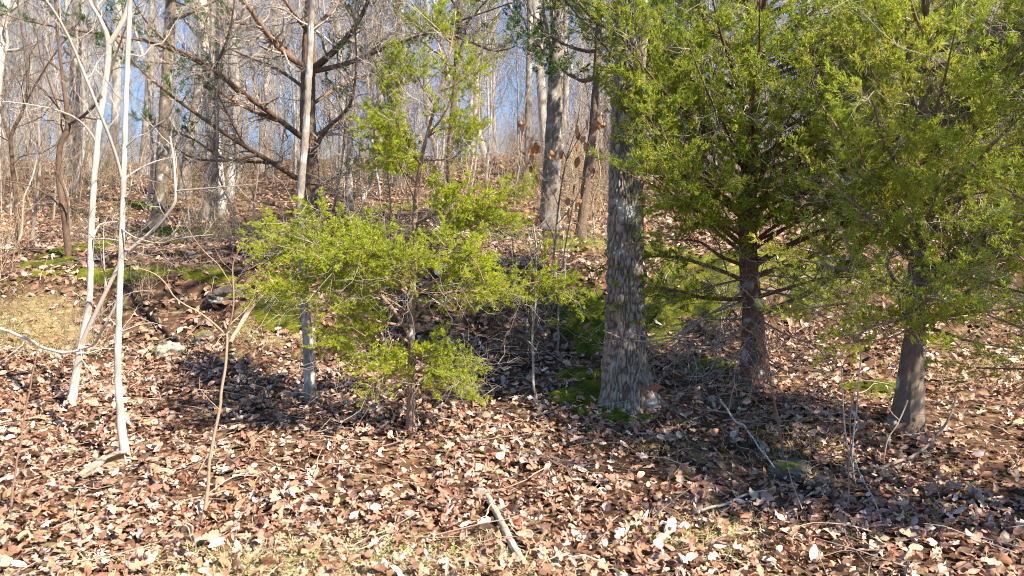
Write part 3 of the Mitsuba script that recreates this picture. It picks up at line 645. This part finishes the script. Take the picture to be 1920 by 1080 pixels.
# ------------------------------------------------------------------ the oak
tr = path((1172, 755), (1172, 640), (1172, 500), (1174, 330), (1180, 150), (1190, 0), (1200, -250), (1205, -600), (1215, -1000))
k = thing('oak_tree', 'thick grey oak with deeply ridged bark and spreading root flare', 'tree')
s = 6.0 / FPX
YO = tr[1][1] / FPX
put('trunk', log_mesh(tr, [44 * YO, 38 * YO, 33 * YO, 31 * YO, 28 * YO, 26 * YO, 22 * YO, 15 * YO, 6 * YO], 180, .016, (.32, .275, .23), amp=.024, fx=70, fz=15, seed=60, lichen=.22, lich=(.40, .41, .38), flare=.12, dark=(.05, .037, .028), dense=4.2,
                      roots=[(-.35, .45, .2), (-2.6, .4, .06), (-1.5, .35, .05), (1.2, .7, .08), (2.6, .5, .06)]), 'bark_mat', k)
OL = radial(tr, np.linspace(4.2, 8.5, 14), np.linspace(3.0, 1.2, 14), .6, np.random.default_rng(9), r0=.06)
Pn, Rn = stack(OL)
o2, q2 = children(Pn, Rn, 8, .2, 1, 1.1, 45, 5, up=.15, wob=.4, taper=.5); o3, q3 = children(o2, q2, 6, .2, 1, .45, 42, 3, up=.1, rmin=.002)
put('limbs', cat([tubes(Pn, Rn, 6, (.25, .21, .18)), tubes(o2, q2, 4, (.25, .2, .17)), tubes(o3, q3, 3, (.26, .2, .17))]), 'bark_mat', k)


# ------------------------------------------------------------------ bare trees and saplings
def bare(name, label, trunk, tr, col, seed, limbs=(), auto=0, z0=.4, z1=1.0, alen=1.0, n2=5, n3=4, sides=20, step=.03, lichen=0.0, lich=(.5, .5, .47), group=None, amp=.003, fx=30, fz=6, up=.25, angle=48, twig=None, flare=.35, cat_='tree', part_limbs=0, dark=None, l2=.4, l3=.16, kinds=True):
    r = np.random.default_rng(seed); k = thing(name, label, cat_, group)
    trunk = np.asarray(trunk, float)
    put('trunk', log_mesh(trunk, tr, sides, step, col, amp=amp, fx=fx, fz=fz, seed=seed, lichen=lichen, lich=lich, flare=flare, dark=dark), 'bark_mat', k)
    twig = col if twig is None else twig
    Ls = [(resample(p, 10), np.linspace(a, b, 10)) for p, a, b in limbs]
    for p, a in Ls:
        put('limb', tubes(resample(p, 30)[None], np.linspace(a[0], a[-1], 30)[None], 8, twig, r=r), 'bark_mat', k)
    if auto:
        tp = resample(trunk, 10); rr = np.interp(np.linspace(0, 1, 10), np.linspace(0, 1, len(tr)), tr)
        a, b = children(tp[None], rr[None], auto, z0, z1, alen, angle, 10, up=up, r=r, wob=.3, taper=.45, rfac=.33, rmin=.003, tip=.2)
        LP = (np.concatenate([np.array([p for p, _ in Ls]).reshape(-1, 10, 3), a]), np.concatenate([np.array([q for _, q in Ls]).reshape(-1, 10), b]))
        parts = [tubes(a, b, 5, twig, r=r)]
    elif Ls:
        LP = stack(Ls); parts = []
    else:
        return k
    len1 = np.linalg.norm(LP[0][:, -1] - LP[0][:, 0], axis=1)
    c2, d2 = children(*LP, n2, .15, 1, len1 * l2, 45, 5, up=.15, r=r, wob=.35, taper=.5, rmin=.0022)
    parts.append(tubes(c2, d2, 3, np.array(twig) * .95, r=r))
    if n3:
        c3, d3 = children(c2, d2, n3, .15, 1, np.repeat(len1, n2) * l3, 42, 3, up=.1, r=r, taper=.4, rmin=.0016)
        parts.append(tubes(c3, d3, 3, np.array(twig) * .9, r=r))
    put('twigs', cat(parts), 'bark_mat', k)
    return k


def sub(Y, *pts):
    return np.array([P(p[0], p[1], Y - (p[2] if len(p) > 2 else 0)) for p in pts])


PALE = (.50, .465, .42); GREY = (.36, .33, .29); TWC = (.46, .41, .36)
# sapling with the hollow crooked foot
tr = path((240, 866), (228, 800), (221, 700), (223, 600), (229, 420), (236, 200), (244, 0), (250, -200), (258, -500)); Y1 = tr[1][1]
k = bare('bare_sapling', 'straight pale sapling rising from a crooked hollow root in the left foreground', tr, [.032, .024, .021, .019, .017, .0155, .014, .011, .004], PALE, 70, auto=8, z0=.3, z1=1, alen=.8, n2=6, n3=4, twig=TWC, lichen=.42, lich=(.33, .31, .28), flare=.25, sides=24,
         limbs=[(sub(Y1, (228, 335), (212, 275, .1), (190, 220, .2), (150, 120, .3), (118, 48, .4), (82, -5, .5), (40, -60, .6)), .011, .006), (sub(Y1, (224, 425), (260, 448, .1), (300, 456, .2), (340, 446, .3), (400, 440, .3)), .006, .002), (sub(Y1, (228, 340), (300, 300, -.2), (330, 295, -.3)), .005, .002)])
g0, g1 = G(150, 903), G(236, 872)


def hollow_root():
    c = resample([g0 + [0, 0, .03], g0 * .6 + g1 * .4 + [0, -.03, .055], g1 + [.03, -.05, .06]], 26)
    R = np.interp(np.linspace(0, 1, 26), [0, .5, .85, 1], [.022, .046, .056, .042])
    t, a, b = (z[0] for z in frames(c[None])); out = []
    m = 22
    for inner in (0, 1):
        gap = np.interp(np.linspace(0, 1, 26), [0, .45, .6, 1], [0.0, 0.02, .9, 1.0])
        th0 = -math.pi / 2 + 0.2
        ang = th0 + gap[:, None] + (2 * math.pi - 2 * gap[:, None]) * np.linspace(0, 1, m)[None]
        # b points up or down; measure the angle from the camera side
        s = np.sign(b[:, 2:3]); A = a * np.sign(a[:, 1:2])
        q = c[:, None] + (np.sin(ang)[..., None] * A[:, None] + np.cos(ang)[..., None] * (b * s)[:, None]) * (R * (1 - .28 * inner))[:, None, None]
        q = q + (meshkit.fbm(q * 60, 2, 3) - .5)[..., None] * .008
        out.append(q)
    V = np.concatenate([out[0].reshape(-1, 3), out[1].reshape(-1, 3)]); n = 26
    F = []
    for i in range(n - 1):
        for j in range(m - 1):
            p = i * m + j; F += [[p, p + 1, p + m + 1], [p, p + m + 1, p + m]]
            p += n * m; F += [[p, p + m + 1, p + 1], [p, p + m, p + m + 1]]
        for j in (0, m - 1):
            p, o = i * m + j, n * m; F += [[p, p + m, p + m + o], [p, p + m + o, p + o]]
    for j in range(m - 1):
        p, o = (n - 1) * m + j, n * m; F += [[p, p + 1, p + 1 + o], [p, p + 1 + o, p + o]]
    C = np.array([.34, .29, .23]) * (.6 + .8 * meshkit.noise(V * [40, 40, 160.], 2))[:, None]
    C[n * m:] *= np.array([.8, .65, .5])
    return V, np.array(F), C


put('root', hollow_root(), 'bark_mat', k, label='crooked hollow root split open along its side')
# second sapling, forked
tr = path((130, 762), (143, 700), (152, 650), (168, 560), (171, 430), (184, 250), (203, 80), (190, 40), (168, 0), (150, -150), (140, -350)); Y2 = tr[1][1]
bare('bare_sapling', 'pale leaning sapling that forks near the top edge, left of the crooked root', tr, [.036, .027, .025, .023, .022, .02, .021, .015, .012, .01, .004], PALE, 71, auto=8, z0=.5, z1=1, alen=.8, n2=6, n3=4, twig=TWC, lichen=.42, lich=(.33, .31, .28), sides=24,
     limbs=[(sub(Y2, (205, 82), (222, 55), (238, 20), (250, -60), (262, -200)), .02, .006), (sub(Y2, (148, 655), (200, 545, .1), (240, 470, .15), (290, 430, .2), (330, 362, .3), (326, 300, .3), (318, 255, .35)), .017, .008), (sub(Y2, (330, 358, .3), (400, 352, .4), (480, 345, .5)), .006, .002),
            (sub(Y2, (172, 470), (190, 420, -.1), (220, 416, -.2)), .01, .004), (sub(Y2, (172, 450, 0), (195, 448, .1), (245, 455, .2), (290, 460, .3)), .006, .002), (sub(Y2, (182, 270), (140, 220, .1), (80, 200, .2), (0, 190, .3)), .006, .003)])
# grey spotted trunk in front of the big-limbed cedar
tr = path((583, 757), (580, 680), (573, 580), (566, 480), (563, 400), (573, 250), (580, 120), (585, 0), (592, -250), (600, -600)); Y3 = tr[1][1]
bare('bare_tree', 'grey lichen spotted young trunk left of the cedar sapling, in front of the brown cedar', tr, [.05, .045, .039, .034, .03, .027, .025, .023, .018, .006], (.27, .24, .21), 72, auto=12, z0=.5, z1=1, alen=1.0, twig=TWC, lichen=.55, lich=(.46, .46, .43), sides=40, step=.014, amp=.006, fx=45, fz=10)
# left brown shrubby stems
SH = (.14, .095, .07)
tr = path((35, 462), (28, 360), (20, 265), (45, 200), (52, 150), (42, 60), (30, -20), (20, -150)); Y4 = tr[1][1]
bare('brown_sapling', 'brown forked sapling at the left edge of the terrace', tr, [.032, .025, .024, .019, .017, .014, .01, .004], SH, 73, auto=18, z0=.25, z1=1, alen=1.7, n2=7, n3=5, twig=(.15, .11, .085),
     limbs=[(sub(Y4, (22, 275), (5, 220), (-15, 150), (-30, 60)), .02, .008), (sub(Y4, (45, 200), (90, 120, .2), (150, 40, .4)), .014, .005)])
tr = path((130, 482), (120, 400), (110, 330), (112, 280), (128, 232), (118, 150), (108, 60), (100, -60), (95, -200)); Y5 = tr[1][1]
bare('brown_sapling', 'dark brown twisted sapling standing behind the forked pale one', tr, [.038, .034, .031, .03, .03, .019, .015, .011, .004], SH, 74, auto=18, z0=.3, z1=1, alen=1.7, n2=7, n3=5, twig=(.15, .11, .085),
     limbs=[(sub(Y5, (128, 232), (170, 205, .2), (200, 160, .3), (215, 110, .3), (240, 40, .4)), .02, .006), (sub(Y5, (112, 385), (60, 350, .2), (0, 338, .4)), .012, .005), (sub(Y5, (124, 430), (125, 370, .1), (95, 300, .3), (80, 292, .3)), .014, .004), (sub(Y5, (128, 232), (100, 190, -.2), (60, 150, -.3), (30, 140, -.4)), .014, .004)])
tr = path((58, 452), (68, 380), (75, 290), (70, 200), (95, 100), (110, 0), (120, -120))
bare('brown_sapling', 'thin grey crooked sapling between the two brown ones on the left', tr, [.024, .02, .018, .016, .013, .01, .004], (.33, .28, .24), 75, auto=14, z0=.25, z1=1, alen=1.4, n2=7, n3=5, twig=TWC)
# middle-distance trunks that can be told apart
MID = [('pale smooth trunk lit on its right side on the left of the terrace', [(392, 415), (396, 330), (400, 230), (402, 100), (404, -60), (406, -300)], 12, (.40, .37, .33), .4),
       ('grey slanting trunk behind the lit pale one on the left', [(345, 372), (352, 300), (365, 220), (378, 100), (386, -60), (392, -250)], 10, GREY, .3),
       ('thick grey furrowed tree with lichen left of the oak', [(1030, 428), (1034, 330), (1040, 200), (1044, 80), (1048, -60), (1052, -350)], 16.5, (.23, .205, .18), .4),
       ('slim straight grey trunk left of the thick furrowed one', [(988, 360), (990, 260), (992, 120), (994, -40), (996, -300)], 7, (.34, .31, .28), .3),
       ('grey trunk above the limb of the brown cedar, near the top middle', [(752, 350), (752, 250), (751, 120), (750, -40), (748, -300)], 11, (.36, .33, .29), .35),
       ('grey trunk among the far trees at the right edge', [(1880, 400), (1884, 300), (1890, 150), (1896, 0), (1900, -250)], 15, (.30, .265, .23), .3),
       ('broad dark trunk at the right edge behind the cedar branches', [(1945, 420), (1935, 330), (1925, 250), (1920, 100), (1915, -100)], 26, (.2, .16, .13), .2),
       ('thin pale trunk rising straight behind the fork of the brown cedar', [(655, 400), (655, 320), (660, 200), (668, 80), (672, -60), (675, -300)], 6, (.42, .38, .33), .3),
       ('pale straight trunk far left behind the twisted brown sapling', [(140, 330), (138, 240), (142, 120), (145, 0), (147, -200)], 11, (.42, .39, .35), .4),
       ('slender pale trunk between the dark cedar and the tall left sapling', [(270, 330), (276, 240), (282, 130), (286, 0), (288, -200)], 9, (.44, .4, .36), .4)]
for q, (lab, pts, wpx, col, lic) in enumerate(MID):
    tr = path(pts[0], *pts[1:]); s = tr[1][1] / FPX
    rad = np.interp(np.linspace(0, 1, len(pts)), [0, .15, 1], [wpx * 1.25, wpx, wpx * .55]) * s
    bare('bare_tree', lab, tr, rad, col, 90 + q, auto=10, z0=.35, z1=1, alen=2.0, n2=7, n3=5, sides=40 if wpx > 11 else 24, step=.03, lichen=lic, lich=(.40, .40, .375), amp=.014 if wpx > 10 else .006, fx=22, fz=5, twig=(.33, .285, .25), dark=(.14, .115, .1))

# far trees
RF = np.random.default_rng(77)
spots = []
for t_ in range(6000):
    y = RF.uniform(13.5, 60); x = RF.uniform(-.8, .8) * y
    if all((x - a) ** 2 + (y - b) ** 2 > (.75 + y * .012) ** 2 for a, b in spots) and (y > 17 or abs(x / y) > .12): spots.append((x, y))
    if len(spots) == 285: break
def tree_kind(tag, h, r0, limbs, n2, n3, z0, alen, r, wob=.15, sides=9, col=(.40, .375, .34), step=.25, n4=0):
    """A bare tree at the origin as a shapegroup of trunk and twigs."""
    u = np.linspace(0, 1, 8)
    tr = np.stack([np.cumsum(r.normal(size=8)) * wob * (u > 0), np.cumsum(r.normal(size=8)) * wob * (u > 0), h * u - .08], 1)
    c = np.array(col) * r.uniform(.7, 1.25)
    tv = log_mesh(tr, r0 * (1 - .8 * u ** 1.2), sides, step, c, amp=.008 if h > 6 else 0, fx=12, fz=3, seed=int(r.integers(999)), lichen=.4, lich=(.6, .59, .56), flare=.35)
    tp = resample(tr, 10)
    a, b = children(tp[None], np.interp(np.linspace(0, 1, 10), u, r0 * (1 - .8 * u))[None], limbs, z0, 1, alen * h, 42, 8, up=.3, r=r, wob=.3, taper=.5, rfac=.42, rmin=.004, tip=.2)
    l1 = np.linalg.norm(a[:, -1] - a[:, 0], axis=1)
    c2, d2 = children(a, b, n2, .1, 1, l1 * .45, 42, 4, up=.15, r=r, wob=.35, taper=.4, rmin=.0025)
    c3, d3 = children(c2, d2, n3, .1, 1, np.repeat(l1, n2) * .2, 40, 2, r=r, taper=.3, rmin=.002)
    tw = cat([tubes(a, b, 4, c * .9, r=r), tubes(c2, d2, 3, c * .9, r=r), tubes(c3, d3, 3, c * .85, r=r)])
    scene[tag] = {'type': 'shapegroup', 'trunk': mikit.ply(tv[:2], 'bark_mat', smooth=True, color=tv[2]), 'twigs': mikit.ply(tw[:2], 'bark_mat', smooth=True, color=tw[2])}
    return tag


def plant(key, group, x, y, sc, r, lean=.03):
    M = np.eye(4); az = r.uniform(0, 6.28); c, s_ = math.cos(az), math.sin(az)
    R = np.array([[c, -s_, r.normal() * lean], [s_, c, r.normal() * lean], [0, 0, 1.]]); M[:3, :3] = R * sc; M[:3, 3] = [x, y, float(H(x, y))]
    instance(key, group, M)


SLIM = [tree_kind(f'kind_slim_{q}', RF.uniform(8, 11), RF.uniform(.028, .055), 30, 9, 6, .1, .24, RF) for q in range(8)]
TALL = [tree_kind(f'kind_tall_{q}', RF.uniform(12, 15), RF.uniform(.075, .125), 32, 10, 7, .16, .22, RF) for q in range(8)]
for q, (x, y) in enumerate(sorted(spots, key=lambda a: a[1])):
    side = 'left' if x / y < -.23 else 'right' if x / y > .23 else 'middle'
    lab, grp = (f'bare grey tree in the woods up the slope, {side} part of the view', f'woods up the slope, {side}') if y < 24 else (f'thin bare tree near the crest against the sky, {side} part of the view', f'trees near the crest, {side}')
    plant(thing('bare_tree', lab, 'tree', grp), RF.choice(TALL if RF.random() < (.3 if y > 19 else .1) else SLIM), x, y, RF.uniform(.75, 1.2), RF)

# young bare saplings of the understorey
YOUNG = [tree_kind(f'kind_young_{q}', RF.uniform(2, 4.2), RF.uniform(.009, .018), 13, 6, 4, .12, .36, RF, wob=.07, sides=6, col=(.38, .31, .25), step=.14) for q in range(8)]
for q in range(110):
    y = RF.uniform(9.5, 26); x = RF.uniform(-.72, .72) * y
    side = 'left' if x / y < -.23 else 'right' if x / y > .23 else 'middle'
    plant(thing('young_sapling', f'spindly bare young sapling on the leafy slope, {side} part of the view', 'sapling', f'young saplings on the slope, {side}'), RF.choice(YOUNG), x, y, RF.uniform(.6, 1.2), RF, .1)

# ------------------------------------------------------------------ understorey brush (a mass of thin stems)
for q in range(8):
    n = 9; b = np.stack([RF.normal(size=n) * .25, RF.normal(size=n) * .25, np.full(n, -.03)], 1); h = RF.uniform(.5, 1.5, n)
    d = np.stack([RF.normal(size=n) * .3, RF.normal(size=n) * .3, np.ones(n)], 1) * h[:, None]
    Pn = b[:, None] + d[:, None] * np.linspace(0, 1, 5)[:, None] + np.cumsum(RF.normal(size=(n, 5, 3)) * .02, 1); Rn = np.repeat(np.linspace(.005, .0018, 5)[None], n, 0)
    c2, d2 = children(Pn, Rn, 6, .05, 1, h * .5, 40, 4, up=.2, wob=.4, r=RF, rmin=.0022); c3, d3 = children(c2, d2, 4, .2, 1, np.repeat(h, 6) * .24, 40, 2, r=RF, rmin=.0017)
    bc = np.array([.42, .33, .22]) * RF.uniform(.8, 1.2)
    v, f, c = cat([tubes(Pn, Rn, 3, bc), tubes(c2, d2, 3, bc), tubes(c3, d3, 3, bc * .95)])
    scene[f'kind_brush_{q}'] = {'type': 'shapegroup', 'stems': mikit.ply((v, f), 'bark_mat', smooth=True, color=c)}
for q in range(480):
    y = 11 + 28 * RF.random() ** .7; x = RF.uniform(-.8, .8) * y
    plant(f'brush__{q + 1:04d}', f'kind_brush_{RF.integers(8)}', x, y, RF.uniform(.6, 1.3), RF, .1)
for q in range(70):
    y = RF.uniform(6.8, 11); x = RF.uniform(-.7, .7) * y
    plant(f'brush__{q + 901:04d}', f'kind_brush_{RF.integers(8)}', x, y, RF.uniform(.25, .6), RF, .25)
labels['brush'] = {'label': 'tangle of thin tan undergrowth stems up the slope', 'category': 'undergrowth', 'kind': 'stuff'}

# ------------------------------------------------------------------ beech sapling with hanging dry leaves
tr = path((1030, 560), (1040, 460), (1048, 380), (1062, 300), (1080, 240), (1090, 180)); YE = tr[1][1]
LB = [sub(YE, (1048, 390), (1010, 320, .2), (970, 290, .4), (945, 285, .5)), sub(YE, (1055, 340), (1020, 290, -.1), (985, 250, -.2), (968, 230, -.2)), sub(YE, (1062, 300), (1085, 260, .1), (1105, 230, .2), (1130, 215, .3)), sub(YE, (1045, 420), (1075, 380, .2), (1100, 330, .3), (1120, 280, .3)), sub(YE, (1040, 460), (1020, 410, .3), (1000, 390, .4), (980, 395, .5)),
      sub(YE, (1062, 300), (1040, 270, .2), (1015, 265, .3), (990, 262, .4))]
k = bare('beech_sapling', 'slim sapling holding hanging rust coloured leaves left of the oak', tr, [.012, .010, .009, .007, .005, .002], (.28, .23, .2), 80, limbs=[(p, .005, .0015) for p in LB], n2=4, n3=3, l2=.35, flare=.1, sides=10)
LP = np.array([resample(p, 20) for p in LB]); sp = np.vstack([LP[RF.integers(0, 6, 72), RF.integers(6, 20, 72)] + RF.normal(size=(72, 3)) * .05])
V, F, C = leaves(sp - [0, 0, .05], RF.normal(size=(72, 3)) * [1, 1, .2], RF.uniform(.075, .12, 72), RF.uniform(.045, .07, 72), 6, r=RF, along=np.array([0, 0, -1.]) + RF.normal(size=(72, 3)) * .3, colr=np.array([.56, .26, .11]) * RF.uniform(.7, 1.3, (72, 1)), curl=.75)
V[..., 0] += 0
for a in range(72): put('leaf', (V[a].reshape(-1, 3), F[0], C[a].reshape(-1, 3)), 'dry_leaf_mat', k)


# ------------------------------------------------------------------ thin stems, fallen branches, logs
def stick(name, label, cat_, pts, r0, r1, col, seed, n2=0, n3=0, l2=.3, limbs=(), group=None, wob=.2):
    r = np.random.default_rng(seed); k = thing(name, label, cat_, group)
    p, q = poly(pts, r0, r1, 24)
    p = p + (meshkit.fbm(p * 7, 2, seed)[:, None] - .5) * .03
    parts = [tubes(p[None], q[None], 7, col, r=r)]
    Ls = [(resample(p, 10), np.interp(np.linspace(0, 1, 10), np.linspace(0, 1, 24), q))]
    for z, a, b in limbs:
        zp, zq = poly(z, a, b, 10); Ls.append((zp, zq)); parts.append(tubes(resample(zp, 20)[None], np.linspace(a, b, 20)[None], 6, col, r=r))
    if n2:
        LP = stack(Ls); l1 = np.linalg.norm(LP[0][:, -1] - LP[0][:, 0], axis=1)
        c2, d2 = children(*LP, n2, .2, 1, l1 * l2, 48, 5, up=.05, r=r, wob=.6, rmin=.0012); parts.append(tubes(c2, d2, 4, col, r=r))
        if n3:
            c3, d3 = children(c2, d2, n3, .2, 1, np.repeat(l1, n2) * l2 * .4, 45, 4, r=r, wob=.6, rmin=.0009); parts.append(tubes(c3, d3, 3, col, r=r))
    put('stem', cat(parts), 'bark_mat', k)
    return k


def gp_(*pts):
    return np.array([G(p[0], p[1]) + [0, 0, p[2] if len(p) > 2 else .03] for p in pts])


t = path((380, 978), (398, 840), (418, 720), (425, 630), (422, 600)); Y6 = t[1][1]
stick('slender_seedling', 'thin tan stem forking into a Y in the left foreground', 'seedling', t, .011, .007, (.36, .26, .18), 1, n2=3, n3=2, l2=.25,
      limbs=[(sub(Y6, (420, 625), (380, 590, .1), (330, 560, .15), (300, 520, .2), (245, 500, .3)), .006, .002), (sub(Y6, (424, 625), (438, 560, .1), (436, 500, .15), (480, 440, .2)), .006, .002), (sub(Y6, (437, 545, .1), (405, 490, .2), (390, 480, .2), (340, 400, .3)), .004, .002)])
t = path((20, 978), (32, 870), (48, 760), (66, 670), (85, 610))
stick('slender_seedling', 'thin dark leaning stem at the far left foreground', 'seedling', t, .007, .003, (.25, .17, .12), 2, n2=3, n3=2)
stick('fallen_branch', 'pale broken branch propped against the leaning forked sapling', 'branch', np.array([P(-20, 605, 6.0), P(60, 640, 5.8), P(110, 662, 5.6), P(165, 652, 5.5), P(195, 615, 5.3), P(222, 560, 5.2)]), .013, .008, (.46, .42, .38), 3, n2=5, n3=3)
stick('fallen_branch', 'thin twig lying in the leaves at the left edge below the forked sapling', 'branch', gp_((-10, 805), (50, 795), (130, 785)), .008, .005, (.36, .28, .22), 4)
gl = gp_((432, 648, .02), (465, 605, .08), (492, 572, .1))
put('pole', log_mesh(gl, [.02, .022, .017], 20, .015, (.34, .28, .22), amp=.004, fx=40, fz=5, seed=8), 'bark_mat', thing('fallen_log', 'short barkless pole leaning on the earth bank above the mossy rocks', 'log'))
gl = gp_((530, 758, .02), (560, 740, .02), (580, 728, .03))
put('wood', log_mesh(gl, [.022, .024, .02], 20, .015, (.33, .28, .23), amp=.004, fx=40, fz=5, seed=9, lichen=.4), 'bark_mat', thing('fallen_log', 'small grey log lying at the foot of the spotted trunk', 'log'))
gl = gp_((913, 935, .02), (938, 985, .022), (955, 1020, .018), (980, 1064, .03))
put('wood', log_mesh(gl, [.016, .02, .021, .017], 22, .012, (.44, .37, .29), amp=.004, fx=40, fz=5, seed=10, lichen=.4, lich=(.62, .56, .47)), 'bark_mat', thing('fallen_log', 'pale broken log pointing at the viewer in the bottom middle', 'log'))
stick('fallen_branch', 'white curved fallen branch on the lower right slope', 'branch', gp_((1300, 972, .03), (1360, 962, .05), (1400, 945, .06), (1442, 940, .06)), .009, .005, (.5, .46, .41), 5, n2=3, n3=2)
stick('fallen_branch', 'long pale twig lying diagonally right of the oak roots', 'branch', gp_((1350, 775, .1), (1395, 820, .06), (1420, 850, .05), (1455, 895, .03)), .009, .005, (.5, .45, .4), 6, n2=4, n3=3)
t = path((1603, 900), (1600, 830), (1606, 760), (1612, 680), (1602, 560))
stick('slender_seedling', 'white upright dead stems below the right cedars', 'seedling', t, .006, .003, (.5, .45, .4), 7, n2=4, n3=3, limbs=[(sub(t[1][1], (1600, 880), (1585, 810, .1), (1580, 740, .1), (1576, 650, .1)), .005, .002), (sub(t[1][1], (1602, 860), (1630, 920, .4), (1660, 1000, .6)), .005, .002)])
t = path((1655, 875), (1662, 830), (1685, 790), (1702, 750)); stick('slender_seedling', 'curved pale shoot leaning in front of the grey cedar trunk', 'seedling', t, .006, .004, (.45, .38, .32), 8, n2=2)
t = path((1590, 965), (1592, 880), (1594, 810), (1598, 740)); stick('slender_seedling', 'brown dead stem nearest the viewer below the right cedars', 'seedling', t, .005, .003, (.3, .22, .17), 9, n2=3, n3=2)
stick('fallen_branch', 'grey dead bough with brown knot lying right of the white stems', 'branch', gp_((1640, 890, .03), (1690, 880, .05), (1730, 872, .1), (1790, 812, .25)), .012, .006, (.3, .24, .2), 10, n2=8, n3=4, l2=.35)
stick('fallen_branch', 'thin pale twig on the leaves right of the cedar sapling foot', 'branch', gp_((785, 782, .04), (820, 790, .04), (865, 805, .03)), .006, .004, (.45, .4, .36), 11, n2=2)
t = path((1008, 760), (1000, 700), (998, 640), (1004, 570), (1006, 500), (1000, 420)); stick('slender_seedling', 'grey crooked stem in the shade between the cedar sapling and the oak', 'seedling', t, .012, .005, (.36, .33, .3), 12, n2=7, n3=4, l2=.3)
t = path((1046, 665), (1046, 600), (1050, 540), (1060, 460), (1075, 380)); stick('slender_seedling', 'second straight grey stem just left of the oak', 'seedling', t, .012, .005, (.3, .26, .22), 13, n2=6, n3=4, l2=.3)
stick('fallen_branch', 'dead twiggy limb arching low across the oak from the right', 'branch', np.array([P(1130, 620, 5.7), P(1200, 640, 5.7), P(1260, 632, 5.8), P(1330, 590, 6.0), P(1400, 540, 6.2)]), .006, .009, (.45, .37, .3), 14, n2=9, n3=5, l2=.3)
stick('fallen_branch', 'bleached tangle of fine twigs right of the oak roots', 'branch', gp_((1290, 730, .1), (1320, 740, .15), (1345, 690, .25), (1355, 620, .4)), .005, .003, (.5, .45, .4), 15, n2=9, n3=6, l2=.4)
t = path((1470, 860), (1440, 700), (1420, 640), (1380, 600)); stick('slender_seedling', 'reddish bent stem rising beside the tall cedar foot', 'seedling', t, .01, .005, (.26, .16, .11), 16, n2=6, n3=4)
t = path((1190, 800), (1190, 740), (1200, 690), (1250, 640)); k = stick('slender_seedling', 'little seedling with two lobed brown leaves in front of the oak foot', 'seedling', t, .004, .003, (.3, .24, .18), 17)
V, F, C = leaves(np.array([P(1208, 737, t[1][1] - .03), P(1228, 727, t[1][1] - .03)]), np.array([[.3, -1, .5], [-.2, -1, .4]]), np.array([.1, .1]), np.array([.06, .07]), 9, lobed=np.array([True, True]), colr=np.array([[.28, .1, .05], [.26, .09, .045]]), curl=.4)
for a in range(2): put('leaf', (V[a].reshape(-1, 3), F[0], C[a].reshape(-1, 3)), 'dry_leaf_mat', k)

# small fallen twigs: one mass
n = 1500
x, y = scatter(2.8, 11, 20); x, y = x[:n], y[:n]; n = len(x)
az = RF.uniform(0, 6.28, n); L = RF.uniform(.12, .5, n)
p0 = np.stack([x, y, H(x, y) + .045], 1); x1, y1 = x + np.cos(az) * L, y + np.sin(az) * L
p1 = np.stack([x1, y1, H(x1, y1) + RF.uniform(.03, .12, n)], 1)
u = np.linspace(0, 1, 5)[None, :, None]; Pn = p0[:, None] * (1 - u) + p1[:, None] * u + np.cumsum(RF.normal(size=(n, 5, 3)) * .012, 1)
tc = np.array([.38, .31, .25]) * RF.uniform(.6, 1.35, (n, 1))
put('twig_litter', tubes(Pn, np.repeat(np.linspace(.0035, .0015, 5)[None], n, 0) * RF.uniform(.6, 1.5, (n, 1)), 4, tc, r=RF), 'bark_mat')
labels['twig_litter'] = {'label': 'thin fallen twigs strewn among the leaves', 'category': 'twigs', 'kind': 'stuff'}
